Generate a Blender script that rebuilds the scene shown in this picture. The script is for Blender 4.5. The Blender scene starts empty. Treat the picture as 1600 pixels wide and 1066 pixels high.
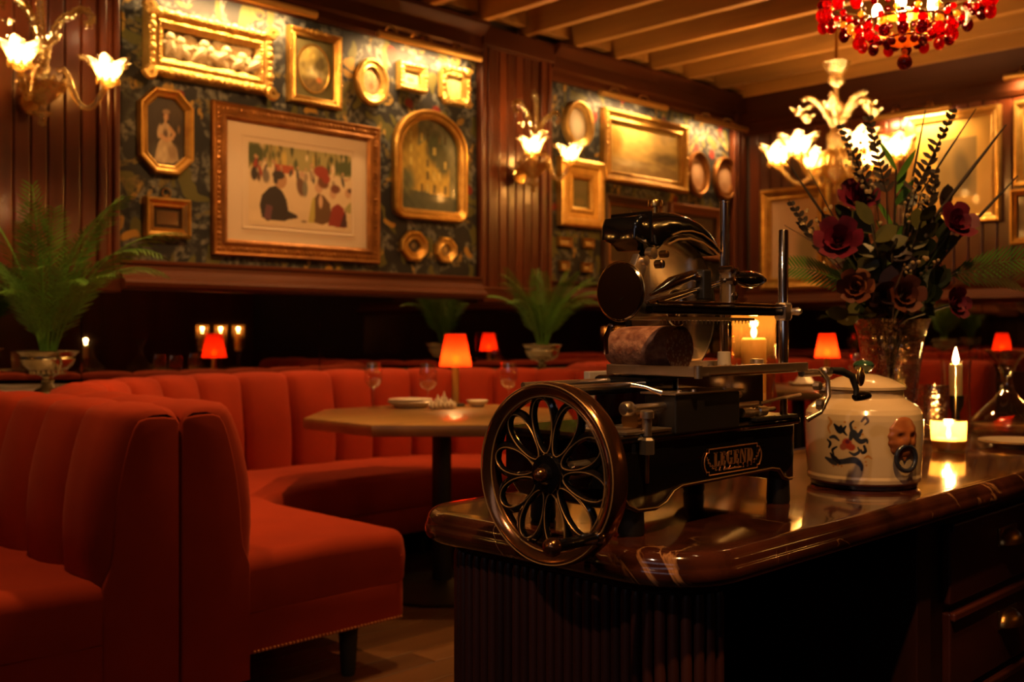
import bpy, bmesh, math, random
from mathutils import Vector, Matrix
PI = math.pi
S2 = math.sqrt(.5)
random.seed(7)
scene = bpy.context.scene
COL = scene.collection

# ------------------------------------------------------------------ camera
H = 1.12                      # eye height
FPX = 1640.0                  # focal length for a 1600 px wide frame
cam_d = bpy.data.cameras.new('camera')
cam = bpy.data.objects.new('camera', cam_d)
COL.objects.link(cam)
cam.location = (0, 0, H)
cam.rotation_euler = (PI / 2, 0, PI / 4)
cam_d.sensor_width = 36
cam_d.lens = FPX / 1600 * 36
cam_d.shift_y = -15 / 1600
cam_d.clip_start = .05
cam_d.dof.use_dof = True
cam_d.dof.focus_distance = 1.72
cam_d.dof.aperture_fstop = 5.0
scene.camera = cam

# ------------------------------------------------------------------ world, exposure
w = bpy.data.worlds.new('world')
scene.world = w
w.use_nodes = True
bg = w.node_tree.nodes['Background']
bg.inputs[0].default_value = (.80, .80, 1.0, 1)
bg.inputs[1].default_value = .5
scene.view_settings.view_transform = 'Standard'
scene.view_settings.look = 'None'
scene.view_settings.gamma = 1
scene.view_settings.use_curve_mapping = False
scene.view_settings.exposure = 0.5
scene.cycles.use_denoising = True
scene.cycles.max_bounces = 8
scene.cycles.transparent_max_bounces = 24
scene.cycles.caustics_reflective = False
scene.cycles.caustics_refractive = False
scene.cycles.sample_clamp_indirect = 4
scene.cycles.sample_clamp_direct = 0
WARM = (1.0, .46, .13)        # dimmed incandescent
BULB = (1.0, .56, .20)
CANDLE = (1.0, .48, .13)
GAIN = 1.0

# ------------------------------------------------------------------ places measured off the walls and tops
WX, WY = -4.85, 7.60          # left wall plane, back wall plane
def uu(px): return (px - 800) / FPX
def wl(px, py, x=WX):         # a point of the left wall plane -> (y, z)
    u = uu(px); d = -x / (S2 * (1 - u))
    return d * S2 * (1 + u), H - (py - 518) / FPX * d
def wb(px, py, y=WY):         # a point of the back wall plane -> (x, z)
    u = uu(px); d = y / (S2 * (1 + u))
    return -d * S2 * (1 - u), H - (py - 518) / FPX * d

# ------------------------------------------------------------------ mesh helpers
class MB:
    def __init__(s): s.v = []; s.f = []
    def add(s, vs, fs):
        n = len(s.v); s.v += [tuple(p) for p in vs]; s.f += [tuple(i + n for i in f) for f in fs]; return s
    def box(s, x0, x1, y0, y1, z0, z1):
        return s.add([(x0,y0,z0),(x1,y0,z0),(x1,y1,z0),(x0,y1,z0),(x0,y0,z1),(x1,y0,z1),(x1,y1,z1),(x0,y1,z1)],
                     [(0,3,2,1),(4,5,6,7),(0,1,5,4),(1,2,6,5),(2,3,7,6),(3,0,4,7)])
    def cbox(s, x0, x1, y0, y1, z0, z1, b=.004):      # box with chamfered edges
        bm = bmesh.new()
        vs = [bm.verts.new(p) for p in [(x0,y0,z0),(x1,y0,z0),(x1,y1,z0),(x0,y1,z0),(x0,y0,z1),(x1,y0,z1),(x1,y1,z1),(x0,y1,z1)]]
        for f in [(0,3,2,1),(4,5,6,7),(0,1,5,4),(1,2,6,5),(2,3,7,6),(3,0,4,7)]: bm.faces.new([vs[i] for i in f])
        bmesh.ops.bevel(bm, geom=bm.edges[:], offset=b, segments=2, profile=.5, affect='EDGES')
        return s.bm(bm)
    def bm(s, bm):
        bm.verts.index_update()
        s.add([v.co[:] for v in bm.verts], [[v.index for v in f.verts] for f in bm.faces]); bm.free(); return s
    def lathe(s, prof, c=(0,0,0), n=24, axis='z', cap=True, sq=1.0):
        base = len(s.v); vs = []; fs = []
        for r, h in prof:
            for k in range(n):
                a = 2*PI*k/n; p, q = r*math.cos(a), r*math.sin(a)*sq
                if axis == 'z': vs.append((c[0]+p, c[1]+q, c[2]+h))
                elif axis == 'y': vs.append((c[0]+p, c[1]+h, c[2]+q))
                else: vs.append((c[0]+h, c[1]+p, c[2]+q))
        for i in range(len(prof)-1):
            for k in range(n):
                a, b = i*n+k, i*n+(k+1) % n
                fs.append((a, b, b+n, a+n))
        if cap:
            fs.append(tuple(range(n))[::-1]); fs.append(tuple(range((len(prof)-1)*n, len(prof)*n)))
        return s.add(vs, fs)
    def tube(s, pts, r, n=8, closed=False, cap=True, flat=1.0):
        P = [Vector(p) for p in pts]; m = len(P)
        R = r if isinstance(r, (list, tuple)) else [r]*m
        def tan(i):
            if closed: t = P[(i+1) % m]-P[(i-1) % m]
            else: t = P[min(i+1, m-1)]-P[max(i-1, 0)]
            return t.normalized() if t.length > 1e-9 else Vector((0,0,1))
        t0 = tan(0); ref = Vector((0,0,1)) if abs(t0.z) < .9 else Vector((1,0,0))
        nrm = (ref - t0*ref.dot(t0)).normalized(); vs = []; fs = []
        for i in range(m):
            t = tan(i); nrm = nrm - t*nrm.dot(t)
            nrm = nrm.normalized() if nrm.length > 1e-6 else t.orthogonal().normalized()
            bn = t.cross(nrm)
            for k in range(n):
                a = 2*PI*k/n
                vs.append(P[i] + (nrm*math.cos(a)*flat + bn*math.sin(a))*R[i])
        for i in range(m if closed else m-1):
            for k in range(n):
                a, b = i*n+k, i*n+(k+1) % n; j = ((i+1) % m)*n
                fs.append((a, b, j+(k+1) % n, j+k))
        if cap and not closed:
            fs.append(tuple(range(n))[::-1]); fs.append(tuple(range((m-1)*n, m*n)))
        return s.add(vs, fs)
    def ball(s, c, r, nu=10, nv=7, sc=(1,1,1)):
        prof = [(max(1e-4, math.sin(PI*i/nv))*r, -math.cos(PI*i/nv)*r) for i in range(nv+1)]
        t = MB().lathe(prof, n=nu)
        return s.add([(c[0]+p[0]*sc[0], c[1]+p[1]*sc[1], c[2]+p[2]*sc[2]) for p in t.v], t.f)
    def prism(s, poly, a0, a1, axis='x', bev=0, seg=2):     # poly extruded along axis; poly in the two other axes
        def mk(p, h):
            return (h,p[0],p[1]) if axis == 'x' else ((p[0],h,p[1]) if axis == 'y' else (p[0],p[1],h))
        bm = bmesh.new()
        A = [bm.verts.new(mk(p, a0)) for p in poly]; B = [bm.verts.new(mk(p, a1)) for p in poly]
        n = len(poly)
        fa = bm.faces.new(A); fb = bm.faces.new(B[::-1])
        for i in range(n): bm.faces.new((A[i], B[i], B[(i+1) % n], A[(i+1) % n]))
        bmesh.ops.recalc_face_normals(bm, faces=bm.faces[:])
        if bev:
            ed = [e for e in bm.edges if fa in e.link_faces or fb in e.link_faces]
            bmesh.ops.bevel(bm, geom=ed, offset=bev, segments=seg, profile=.5, affect='EDGES')
        bmesh.ops.triangulate(bm, faces=[f for f in bm.faces if len(f.verts) > 4])
        return s.bm(bm)
    def xf(s, M):
        s.v = [tuple(M @ Vector(p)) for p in s.v]; return s
    def mesh(s, name, mat, smooth=True, ang=40):
        me = bpy.data.meshes.new(name); me.from_pydata(s.v, [], s.f); me.update()
        bm = bmesh.new(); bm.from_mesh(me); bmesh.ops.recalc_face_normals(bm, faces=bm.faces[:])
        if smooth:
            for f in bm.faces: f.smooth = True
            for e in bm.edges:
                if len(e.link_faces) == 2 and e.calc_face_angle(0) > math.radians(ang): e.smooth = False
        bm.to_mesh(me); bm.free()
        if mat: me.materials.append(mat)
        return me
    def build(s, name, mat, parent=None, smooth=True, world=False, ang=40):
        if world and parent is not None:
            s.xf(parent.matrix_basis.inverted())
        o = bpy.data.objects.new(name, s.mesh(name, mat, smooth, ang)); COL.objects.link(o)
        if parent is not None: o.parent = parent
        return o

def tag(o, label=None, cat=None, group=None, kind=None):
    if label: o['label'] = label
    if cat: o['category'] = cat
    if group: o['group'] = group
    if kind: o['kind'] = kind
    return o
def thing(name, label, cat, loc=(0,0,0), rz=0, group=None):
    o = bpy.data.objects.new(name, None); COL.objects.link(o)
    o.location = loc; o.rotation_euler = (0,0,rz); o.empty_display_size = .05
    bpy_update(o)
    return tag(o, label, cat, group)
def bpy_update(o):
    o.matrix_basis = Matrix.Translation(o.location) @ o.rotation_euler.to_matrix().to_4x4()
def inst(o, parent, loc=None, rot=None, scale=None):      # another piece sharing the mesh
    c = o.copy(); COL.objects.link(c); c.parent = parent
    if loc is not None: c.location = loc
    if rot is not None: c.rotation_euler = rot
    if scale is not None: c.scale = scale
    return c
def dup(root, loc, rz=0, label=None, group=None):
    r = root.copy(); COL.objects.link(r); r.location = loc; r.rotation_euler = (0,0,rz)
    if label: r['label'] = label
    if group: r['group'] = group
    def kids(a, b):
        for ch in list(a.children):
            if ch.name not in scene.objects: continue
            c = ch.copy(); COL.objects.link(c); c.parent = b; kids(ch, c)
    kids(root, r); return r
def struct(o): o['kind'] = 'structure'; return o

# ------------------------------------------------------------------ materials
def nodes(name):
    m = bpy.data.materials.new(name); m.use_nodes = True
    nt = m.node_tree; return m, nt, nt.nodes['Principled BSDF']
def setp(b, **k):
    for a, v in k.items():
        a = a.replace('_', ' ')
        if isinstance(v, tuple) and b.inputs[a].type == 'RGBA': v = (*v, 1)
        b.inputs[a].default_value = v
def mat(name, col, rough=.5, metal=0, var=None, vscale=6, vec=(1,1,1), bump=0, bscale=40, detail=4, **k):
    m, nt, b = nodes(name); N, L = nt.nodes, nt.links
    setp(b, Base_Color=col, Roughness=rough, Metallic=metal, **k)
    if var or bump:
        tc = N.new('ShaderNodeTexCoord'); mp = N.new('ShaderNodeMapping'); mp.inputs['Scale'].default_value = vec
        L.new(tc.outputs['Object'], mp.inputs[0])
    if var:
        nz = N.new('ShaderNodeTexNoise'); nz.inputs['Scale'].default_value = vscale; nz.inputs['Detail'].default_value = detail
        L.new(mp.outputs[0], nz.inputs['Vector'])
        cr = N.new('ShaderNodeValToRGB'); cr.color_ramp.elements[0].position = .32; cr.color_ramp.elements[1].position = .68
        cr.color_ramp.elements[0].color = (*col, 1); cr.color_ramp.elements[1].color = (*var, 1)
        L.new(nz.outputs[0], cr.inputs[0]); L.new(cr.outputs[0], b.inputs['Base Color'])
    if bump:
        n2 = N.new('ShaderNodeTexNoise'); n2.inputs['Scale'].default_value = bscale; n2.inputs['Detail'].default_value = 3
        L.new(mp.outputs[0], n2.inputs['Vector'])
        bp = N.new('ShaderNodeBump'); bp.inputs['Strength'].default_value = bump; bp.inputs['Distance'].default_value = .01
        L.new(n2.outputs[0], bp.inputs['Height']); L.new(bp.outputs[0], b.inputs['Normal'])
    return m
def emit(name, col, s):
    m, nt, b = nodes(name); setp(b, Base_Color=(0,0,0), Emission_Color=col, Emission_Strength=s); return m
def thin_glass(name, tint=(1,1,1), rough=.02, gloss=(1,1,1), minr=.06, scatter=0.0, scol=(1,1,1), bump=0, bscale=60):
    m, nt, b = nodes(name); N, L = nt.nodes, nt.links; N.remove(b)
    out = N['Material Output']
    tr = N.new('ShaderNodeBsdfTransparent'); tr.inputs[0].default_value = (*tint, 1)
    gl = N.new('ShaderNodeBsdfGlossy'); gl.inputs['Color'].default_value = (*gloss, 1); gl.inputs['Roughness'].default_value = rough
    if bump:
        tc = N.new('ShaderNodeTexCoord'); bn = N.new('ShaderNodeTexNoise'); bn.inputs['Scale'].default_value = bscale; L.new(tc.outputs['Object'], bn.inputs['Vector'])
        bp = N.new('ShaderNodeBump'); bp.inputs['Strength'].default_value = bump; bp.inputs['Distance'].default_value = .01
        L.new(bn.outputs[0], bp.inputs['Height']); L.new(bp.outputs[0], gl.inputs['Normal'])
    lw = N.new('ShaderNodeLayerWeight'); lw.inputs['Blend'].default_value = .5
    pw = N.new('ShaderNodeMath'); pw.operation = 'POWER'; pw.inputs[1].default_value = 3.0; L.new(lw.outputs['Facing'], pw.inputs[0])
    mx = N.new('ShaderNodeMath'); mx.operation = 'MULTIPLY_ADD'; mx.inputs[1].default_value = .7; mx.inputs[2].default_value = minr; L.new(pw.outputs[0], mx.inputs[0])
    mix = N.new('ShaderNodeMixShader'); L.new(mx.outputs[0], mix.inputs[0]); L.new(tr.outputs[0], mix.inputs[1]); L.new(gl.outputs[0], mix.inputs[2])
    last = mix
    if scatter:
        tl = N.new('ShaderNodeBsdfTranslucent'); tl.inputs[0].default_value = (*scol, 1)
        m2 = N.new('ShaderNodeMixShader'); m2.inputs[0].default_value = scatter
        L.new(mix.outputs[0], m2.inputs[1]); L.new(tl.outputs[0], m2.inputs[2]); last = m2
    L.new(last.outputs[0], out.inputs[0]); return m
def vcol_mat(name, rough=.5, coat=0.0, bump=0.0):
    m, nt, b = nodes(name); N, L = nt.nodes, nt.links
    a = N.new('ShaderNodeVertexColor'); a.layer_name = 'print'
    L.new(a.outputs[0], b.inputs['Base Color']); setp(b, Roughness=rough, Coat_Weight=coat, Coat_Roughness=.04)
    return m
def wood(name, c0, c1, rough=.35, vec=(1,1,1), scale=3, coat=0.0, bump=.15, spec=.5):
    m, nt, b = nodes(name); N, L = nt.nodes, nt.links
    tc = N.new('ShaderNodeTexCoord'); mp = N.new('ShaderNodeMapping'); mp.inputs['Scale'].default_value = vec
    oi = N.new('ShaderNodeObjectInfo'); ad = N.new('ShaderNodeVectorMath'); ad.operation = 'ADD'
    sc = N.new('ShaderNodeVectorMath'); sc.operation = 'SCALE'; sc.inputs[0].default_value = (7.3, 3.1, 5.7)
    L.new(oi.outputs['Random'], sc.inputs['Scale']); L.new(tc.outputs['Object'], ad.inputs[0]); L.new(sc.outputs[0], ad.inputs[1])
    L.new(ad.outputs[0], mp.inputs[0])
    nz = N.new('ShaderNodeTexNoise'); nz.inputs['Scale'].default_value = scale; nz.inputs['Detail'].default_value = 6; nz.inputs['Distortion'].default_value = .6
    L.new(mp.outputs[0], nz.inputs['Vector'])
    cr = N.new('ShaderNodeValToRGB'); cr.color_ramp.elements[0].position = .3; cr.color_ramp.elements[1].position = .7
    cr.color_ramp.elements[0].color = (*c0, 1); cr.color_ramp.elements[1].color = (*c1, 1)
    L.new(nz.outputs[0], cr.inputs[0])
    hs = N.new('ShaderNodeHueSaturation'); mr = N.new('ShaderNodeMapRange'); mr.inputs['To Min'].default_value = .75; mr.inputs['To Max'].default_value = 1.25
    L.new(oi.outputs['Random'], mr.inputs[0]); L.new(mr.outputs[0], hs.inputs['Value']); L.new(cr.outputs[0], hs.inputs['Color'])
    L.new(hs.outputs[0], b.inputs['Base Color'])
    bp = N.new('ShaderNodeBump'); bp.inputs['Strength'].default_value = bump; bp.inputs['Distance'].default_value = .004
    L.new(nz.outputs[0], bp.inputs['Height']); L.new(bp.outputs[0], b.inputs['Normal'])
    setp(b, Roughness=rough, Coat_Weight=coat, Coat_Roughness=.12); b.inputs['Specular IOR Level'].default_value = spec; return m

def wallpaper_mat():
    m, nt, b = nodes('wallpaper'); N, L = nt.nodes, nt.links
    tc = N.new('ShaderNodeTexCoord'); sx = N.new('ShaderNodeSeparateXYZ'); cx = N.new('ShaderNodeCombineXYZ')
    L.new(tc.outputs['Object'], sx.inputs[0]); L.new(sx.outputs[1], cx.inputs[0]); L.new(sx.outputs[2], cx.inputs[1]); P = cx.outputs[0]
    nz = N.new('ShaderNodeTexNoise'); nz.noise_dimensions = '2D'; nz.inputs['Scale'].default_value = 3.5; L.new(P, nz.inputs['Vector'])
    def warp(amt):
        sc = N.new('ShaderNodeVectorMath'); sc.operation = 'SCALE'; sc.inputs['Scale'].default_value = amt
        sub = N.new('ShaderNodeVectorMath'); sub.operation = 'SUBTRACT'; sub.inputs[1].default_value = (.5,.5,.5)
        L.new(nz.outputs['Color'], sub.inputs[0]); L.new(sub.outputs[0], sc.inputs[0])
        ad = N.new('ShaderNodeVectorMath'); ad.operation = 'ADD'; L.new(P, ad.inputs[0]); L.new(sc.outputs[0], ad.inputs[1]); return ad.outputs[0]
    def vor(vec, scale, rot, stretch, thr, soft, seed):
        mr_ = N.new('ShaderNodeMapping'); mr_.inputs['Rotation'].default_value = (0, 0, math.radians(rot)); mr_.inputs['Location'].default_value = (seed, seed*1.7, 0); L.new(vec, mr_.inputs[0])
        mp = N.new('ShaderNodeMapping'); mp.inputs['Scale'].default_value = (1, stretch, 1); L.new(mr_.outputs[0], mp.inputs[0])
        v = N.new('ShaderNodeTexVoronoi'); v.voronoi_dimensions = '2D'; v.inputs['Scale'].default_value = scale; L.new(mp.outputs[0], v.inputs['Vector'])
        r = N.new('ShaderNodeMapRange'); r.interpolation_type = 'SMOOTHSTEP'
        r.inputs['From Min'].default_value = thr; r.inputs['From Max'].default_value = thr-soft
        L.new(v.outputs['Distance'], r.inputs[0])
        g = N.new('ShaderNodeSeparateColor'); L.new(v.outputs['Color'], g.inputs[0])
        return r.outputs[0], g.outputs
    def mult(a, b_):
        x = N.new('ShaderNodeMath'); x.operation = 'MULTIPLY'; L.new(a, x.inputs[0]); L.new(b_, x.inputs[1]); return x.outputs[0]
    def gt(a, t):
        x = N.new('ShaderNodeMath'); x.operation = 'GREATER_THAN'; L.new(a, x.inputs[0]); x.inputs[1].default_value = t; return x.outputs[0]
    def mix(f, c_in, col):
        x = N.new('ShaderNodeMix'); x.data_type = 'RGBA'; L.new(f, x.inputs['Factor'])
        if c_in is None: x.inputs[6].default_value = (.017, .018, .021, 1)
        else: L.new(c_in, x.inputs[6])
        x.inputs[7].default_value = (*col, 1); return x.outputs[2]
    w1, w2, w3 = warp(.30), warp(.12), warp(.45)
    fine = N.new('ShaderNodeTexNoise'); fine.noise_dimensions = '2D'; fine.inputs['Scale'].default_value = 30; fine.inputs['Detail'].default_value = 4; L.new(P, fine.inputs['Vector'])
    fr = N.new('ShaderNodeMapRange'); fr.inputs['From Min'].default_value = .38; fr.inputs['From Max'].default_value = .60; L.new(fine.outputs[0], fr.inputs[0]); vein = fr.outputs[0]
    c = None
    for (vec, sc_, rot, st, thr, soft, seed, pick, col, veined) in (
            (w3, 4.0, 25, 1.2, .44, .25, 3.0, .15, (.060,.064,.060), True),
            (w1, 5.5, 40, 2.3, .40, .10, 7.0, .35, (.12,.122,.108), True),
            (w1, 5.0, -50, 2.4, .38, .10, 13.0, .40, (.16,.155,.13), True),
            (w1, 4.2, 75, 3.0, .36, .08, 19.0, .55, (.10,.095,.028), False),
            (w1, 4.6, 5, 2.8, .32, .08, 29.0, .70, (.16,.12,.04), True),
            (w1, 4.4, -70, 2.6, .24, .07, 37.0, .72, (.36,.22,.05), True),
            (w1, 4.6, 10, 1.3, .19, .06, 43.0, .76, (.40,.22,.04), False),
            (w2, 4.4, 30, 1.0, .16, .04, 53.0, .74, (.17,.018,.014), False)):
        f, g = vor(vec, sc_, rot, st, thr, soft, seed); f = mult(f, gt(g[0], pick))
        if veined: f = mult(f, vein)
        c = mix(f, c, col)
    L.new(c, b.inputs['Base Color']); setp(b, Roughness=.6); b.inputs['Specular IOR Level'].default_value = .3
    return m

def marble_mat():
    m, nt, b = nodes('red_marble'); N, L = nt.nodes, nt.links
    tc = N.new('ShaderNodeTexCoord')
    n1 = N.new('ShaderNodeTexNoise'); n1.inputs['Scale'].default_value = 9; n1.inputs['Detail'].default_value = 8; n1.inputs['Distortion'].default_value = .8
    L.new(tc.outputs['Object'], n1.inputs['Vector'])
    cr = N.new('ShaderNodeValToRGB'); e = cr.color_ramp.elements
    e[0].position = .3; e[0].color = (.016, .005, .003, 1); e[1].position = .72; e[1].color = (.075, .019, .009, 1)
    L.new(n1.outputs[0], cr.inputs[0])
    n2 = N.new('ShaderNodeTexNoise'); n2.inputs['Scale'].default_value = 3.2; n2.inputs['Detail'].default_value = 5; n2.inputs['Distortion'].default_value = 2.2
    L.new(tc.outputs['Object'], n2.inputs['Vector'])
    sb = N.new('ShaderNodeMath'); sb.operation = 'SUBTRACT'; sb.inputs[1].default_value = .5; L.new(n2.outputs[0], sb.inputs[0])
    ab = N.new('ShaderNodeMath'); ab.operation = 'ABSOLUTE'; L.new(sb.outputs[0], ab.inputs[0])
    vr = N.new('ShaderNodeMapRange'); vr.inputs['From Min'].default_value = .014; vr.inputs['From Max'].default_value = .001; L.new(ab.outputs[0], vr.inputs[0])
    n3 = N.new('ShaderNodeTexNoise'); n3.inputs['Scale'].default_value = 5; L.new(tc.outputs['Object'], n3.inputs['Vector'])
    pr = N.new('ShaderNodeMapRange'); pr.inputs['From Min'].default_value = .48; pr.inputs['From Max'].default_value = .6; L.new(n3.outputs[0], pr.inputs[0])
    mu = N.new('ShaderNodeMath'); mu.operation = 'MULTIPLY'; L.new(vr.outputs[0], mu.inputs[0]); L.new(pr.outputs[0], mu.inputs[1])
    mx = N.new('ShaderNodeMix'); mx.data_type = 'RGBA'; L.new(mu.outputs[0], mx.inputs['Factor']); L.new(cr.outputs[0], mx.inputs[6]); mx.inputs[7].default_value = (.36, .17, .07, 1)
    L.new(mx.outputs[2], b.inputs['Base Color']); setp(b, Roughness=.11, Coat_Weight=.6, Coat_Roughness=.06); return m
def velvet_mat():
    m, nt, b = nodes('rust_velvet'); N, L = nt.nodes, nt.links
    setp(b, Base_Color=(.36, .030, .005), Roughness=.85, Sheen_Weight=.12, Sheen_Roughness=.45, Sheen_Tint=(1, .4, .35))
    b.inputs['Specular IOR Level'].default_value = .25
    tc = N.new('ShaderNodeTexCoord'); nz = N.new('ShaderNodeTexNoise'); nz.inputs['Scale'].default_value = 7; L.new(tc.outputs['Object'], nz.inputs['Vector'])
    cr = N.new('ShaderNodeValToRGB'); cr.color_ramp.elements[0].color = (.28,.022,.004,1); cr.color_ramp.elements[1].color = (.38,.034,.006,1)
    L.new(nz.outputs[0], cr.inputs[0]); L.new(cr.outputs[0], b.inputs['Base Color']); return m

M = dict(
    wallpaper=wallpaper_mat(), marble=marble_mat(), velvet=velvet_mat(),
    plaster=mat('plaster', (.03,.014,.008), .8),
    mahog=wood('mahogany', (.055,.012,.004), (.125,.027,.006), .32, (1,1,.12), 5, .35),
    mahog_h=wood('mahogany_rail', (.040,.011,.0035), (.085,.022,.006), .5, (1,.12,1), 5, 0, .15, .12),
    mahog_b=wood('mahogany_rail_back', (.040,.011,.0035), (.085,.022,.006), .5, (.12,1,1), 5, 0, .15, .12),
    darkwood=wood('dark_mahogany', (.022,.007,.006), (.05,.014,.010), .42, (1,1,.15), 6, .08, .15, .3),
    drawer=wood('drawer_mahogany', (.035,.009,.007), (.07,.016,.011), .34, (1,.15,1), 6, .3),
    joist=wood('pine_joist', (.22,.095,.016), (.46,.20,.034), .6, (.10,1,1), 6),
    deck=wood('ceiling_board', (.045,.018,.006), (.09,.036,.010), .7, (1,.1,1), 5),
    plank=wood('oak_plank', (.065,.030,.011), (.15,.07,.025), .42, (1,.10,1), 6, .1),
    mirror=mat('smoked_mirror', (.42,.36,.31), .015, 1),
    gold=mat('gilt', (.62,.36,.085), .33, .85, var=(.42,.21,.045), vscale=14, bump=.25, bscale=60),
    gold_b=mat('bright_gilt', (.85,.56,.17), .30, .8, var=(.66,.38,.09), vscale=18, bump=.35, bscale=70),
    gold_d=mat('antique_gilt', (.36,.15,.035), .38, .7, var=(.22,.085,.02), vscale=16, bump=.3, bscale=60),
    frame_dk=mat('dark_frame', (.06,.028,.014), .4, .2),
    frame_br=mat('brown_frame', (.20,.07,.022), .4, .2),
    brass=mat('brass', (.62,.38,.12), .24, 1),
    brass_l=mat('satin_brass', (.66,.40,.12), .48, .9),
    brass_d=mat('aged_brass', (.40,.23,.08), .3, 1),
    chrome=mat('chrome', (.74,.67,.60), .12, 1),
    steel=mat('blade_steel', (.72,.64,.55), .2, 1),
    bsteel=mat('brushed_steel', (.74,.62,.48), .34, 1),
    black=mat('black_enamel', (.004,.004,.0045), .10, 0, Coat_Weight=.8, Coat_Roughness=.03),
    blackm=mat('black_iron', (.006,.0055,.005), .5),
    pin=mat('gold_pinstripe', (.50,.30,.12), .35, .6),
    logo=mat('copper_lettering', (.62,.28,.11), .3, .7),
    velvet_k=mat('black_sole', (.008,.006,.005), .7),
    oak=wood('oak_tabletop', (.19,.105,.030), (.30,.165,.050), .36, (1,.18,1), 7, .3),
    glass=thin_glass('clear_glass', (.97,.95,.92), .03, (1,1,1), .09),
    crystal=thin_glass('cut_crystal', (.86,.82,.78), .05, (1,.95,.88), .22, 0, (1,1,1), .5, 60),
    murano=thin_glass('gold_flecked_glass', (.84,.68,.42), .07, (1,.90,.66), .42, .16, (1,.80,.44), .9, 70),
    frost=thin_glass('frosted_flower_glass', (.95,.86,.70), .15, (1,.92,.75), .08, .55, (1,.86,.62)),
    ruby=thin_glass('ruby_glass', (.55,.012,.012), .04, (1,.5,.45), .10, .30, (.9,.02,.02)),
    garnet=thin_glass('garnet_glass', (.22,.004,.012), .04, (1,.5,.5), .10, .20, (.4,.01,.02)),
    amberg=thin_glass('amber_glass', (.95,.55,.16), .06, (1,.8,.5), .10, .35, (1,.5,.12)),
    silver=mat('antique_silver', (.36,.31,.20), .22, 1, bump=.5, bscale=45),
    leaf=mat('palm_green', (.060,.20,.022), .5, 0, var=(.13,.32,.04), vscale=9),
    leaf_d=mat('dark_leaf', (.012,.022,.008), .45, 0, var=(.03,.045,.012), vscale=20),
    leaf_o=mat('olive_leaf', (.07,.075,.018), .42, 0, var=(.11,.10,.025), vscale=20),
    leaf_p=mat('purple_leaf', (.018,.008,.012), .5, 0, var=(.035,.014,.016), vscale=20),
    twig=mat('dark_twig', (.022,.012,.008), .7),
    bark=mat('brown_bark', (.10,.045,.018), .7, 0, var=(.045,.02,.01), vscale=25),
    rose=mat('crimson_petal', (.10,.002,.014), .6, 0, var=(.20,.004,.030), vscale=30),
    rose_o=mat('rust_petal', (.14,.032,.009), .6, 0, var=(.08,.016,.006), vscale=30),
    berry=mat('pale_berry', (.42,.30,.14), .4),
    white=mat('white_porcelain', (.72,.66,.55), .22, Coat_Weight=.3),
    linen=mat('linen_napkin', (.80,.72,.58), .85),
    wax=mat('candle_wax', (.85,.66,.36), .5, Subsurface_Weight=.8, Subsurface_Radius=(.04,.022,.01)),
    shade=thin_glass('red_pleated_silk', (.20,.004,.0), .5, (.2,.02,.01), .0, .80, (.80,.026,.004)),
    flame=emit('candle_flame', (1,.62,.22), 60),
    bulb=emit('lamp_bulb', (1,.56,.20), 420), lampbulb=emit('small_lamp_bulb', (1,.50,.16), 230), chbulb=emit('bead_chandelier_bulb', (1,.56,.20), 260),
    spotbulb=emit('spot_bulb', (1,.62,.28), 60),
    rope=mat('gold_nail', (.65,.24,.08), .45, .4),
    cream=mat('cream_mat_board', (.62,.50,.36), .8),
    print_=vcol_mat('printed_picture', .55, .12),
    oil=vcol_mat('painted_canvas', .35, .25),
    enamel=vcol_mat('painted_ceramic', .16, .5),
    green=mat('green_glaze', (.02,.06,.035), .15, Coat_Weight=.6),
    mask=mat('terracotta_glaze', (.36,.13,.04), .3, 0, var=(.24,.07,.02), vscale=30, Coat_Weight=.4),
    navy=mat('navy_glaze', (.02,.022,.035), .2, Coat_Weight=.5),
    salami_s=mat('salami_skin', (.16,.05,.028), .5, 0, var=(.42,.21,.12), vscale=70, bump=.4, bscale=90),
    plastic=mat('ivory_plastic', (.45,.38,.28), .4),
    marblew=mat('white_marble', (.48,.42,.36), .3, 0, var=(.30,.26,.22), vscale=12),
)
def salami_face():
    m, nt, b = nodes('salami_cut'); N, L = nt.nodes, nt.links
    tc = N.new('ShaderNodeTexCoord'); v = N.new('ShaderNodeTexVoronoi'); v.inputs['Scale'].default_value = 150; L.new(tc.outputs['Object'], v.inputs['Vector'])
    cr = N.new('ShaderNodeValToRGB'); cr.color_ramp.elements[0].color = (.75,.50,.34,1); cr.color_ramp.elements[1].color = (.36,.09,.05,1)
    cr.color_ramp.elements[0].position = .25; cr.color_ramp.elements[1].position = .5
    L.new(v.outputs['Distance'], cr.inputs[0]); L.new(cr.outputs[0], b.inputs['Base Color']); setp(b, Roughness=.35); return m
M['salami_f'] = salami_face()

# ------------------------------------------------------------------ light helper
def point(name, loc, power, col, r=.02, parent=None):
    l = bpy.data.lights.new(name, 'POINT'); l.energy = power*GAIN; l.color = col; l.shadow_soft_size = r
    o = bpy.data.objects.new(name, l); COL.objects.link(o); o.location = loc
    if parent: o.parent = parent
    return o
def spot(name, loc, aim, power, col, ang=60, blend=.6, r=.03, parent=None):
    l = bpy.data.lights.new(name, 'SPOT'); l.energy = power*GAIN; l.color = col; l.shadow_soft_size = r
    l.spot_size = math.radians(ang); l.spot_blend = blend
    o = bpy.data.objects.new(name, l); COL.objects.link(o); o.location = loc
    o.rotation_euler = (Vector(aim)-Vector(loc)).to_track_quat('-Z', 'Y').to_euler()
    if parent: o.parent = parent
    return o

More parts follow.
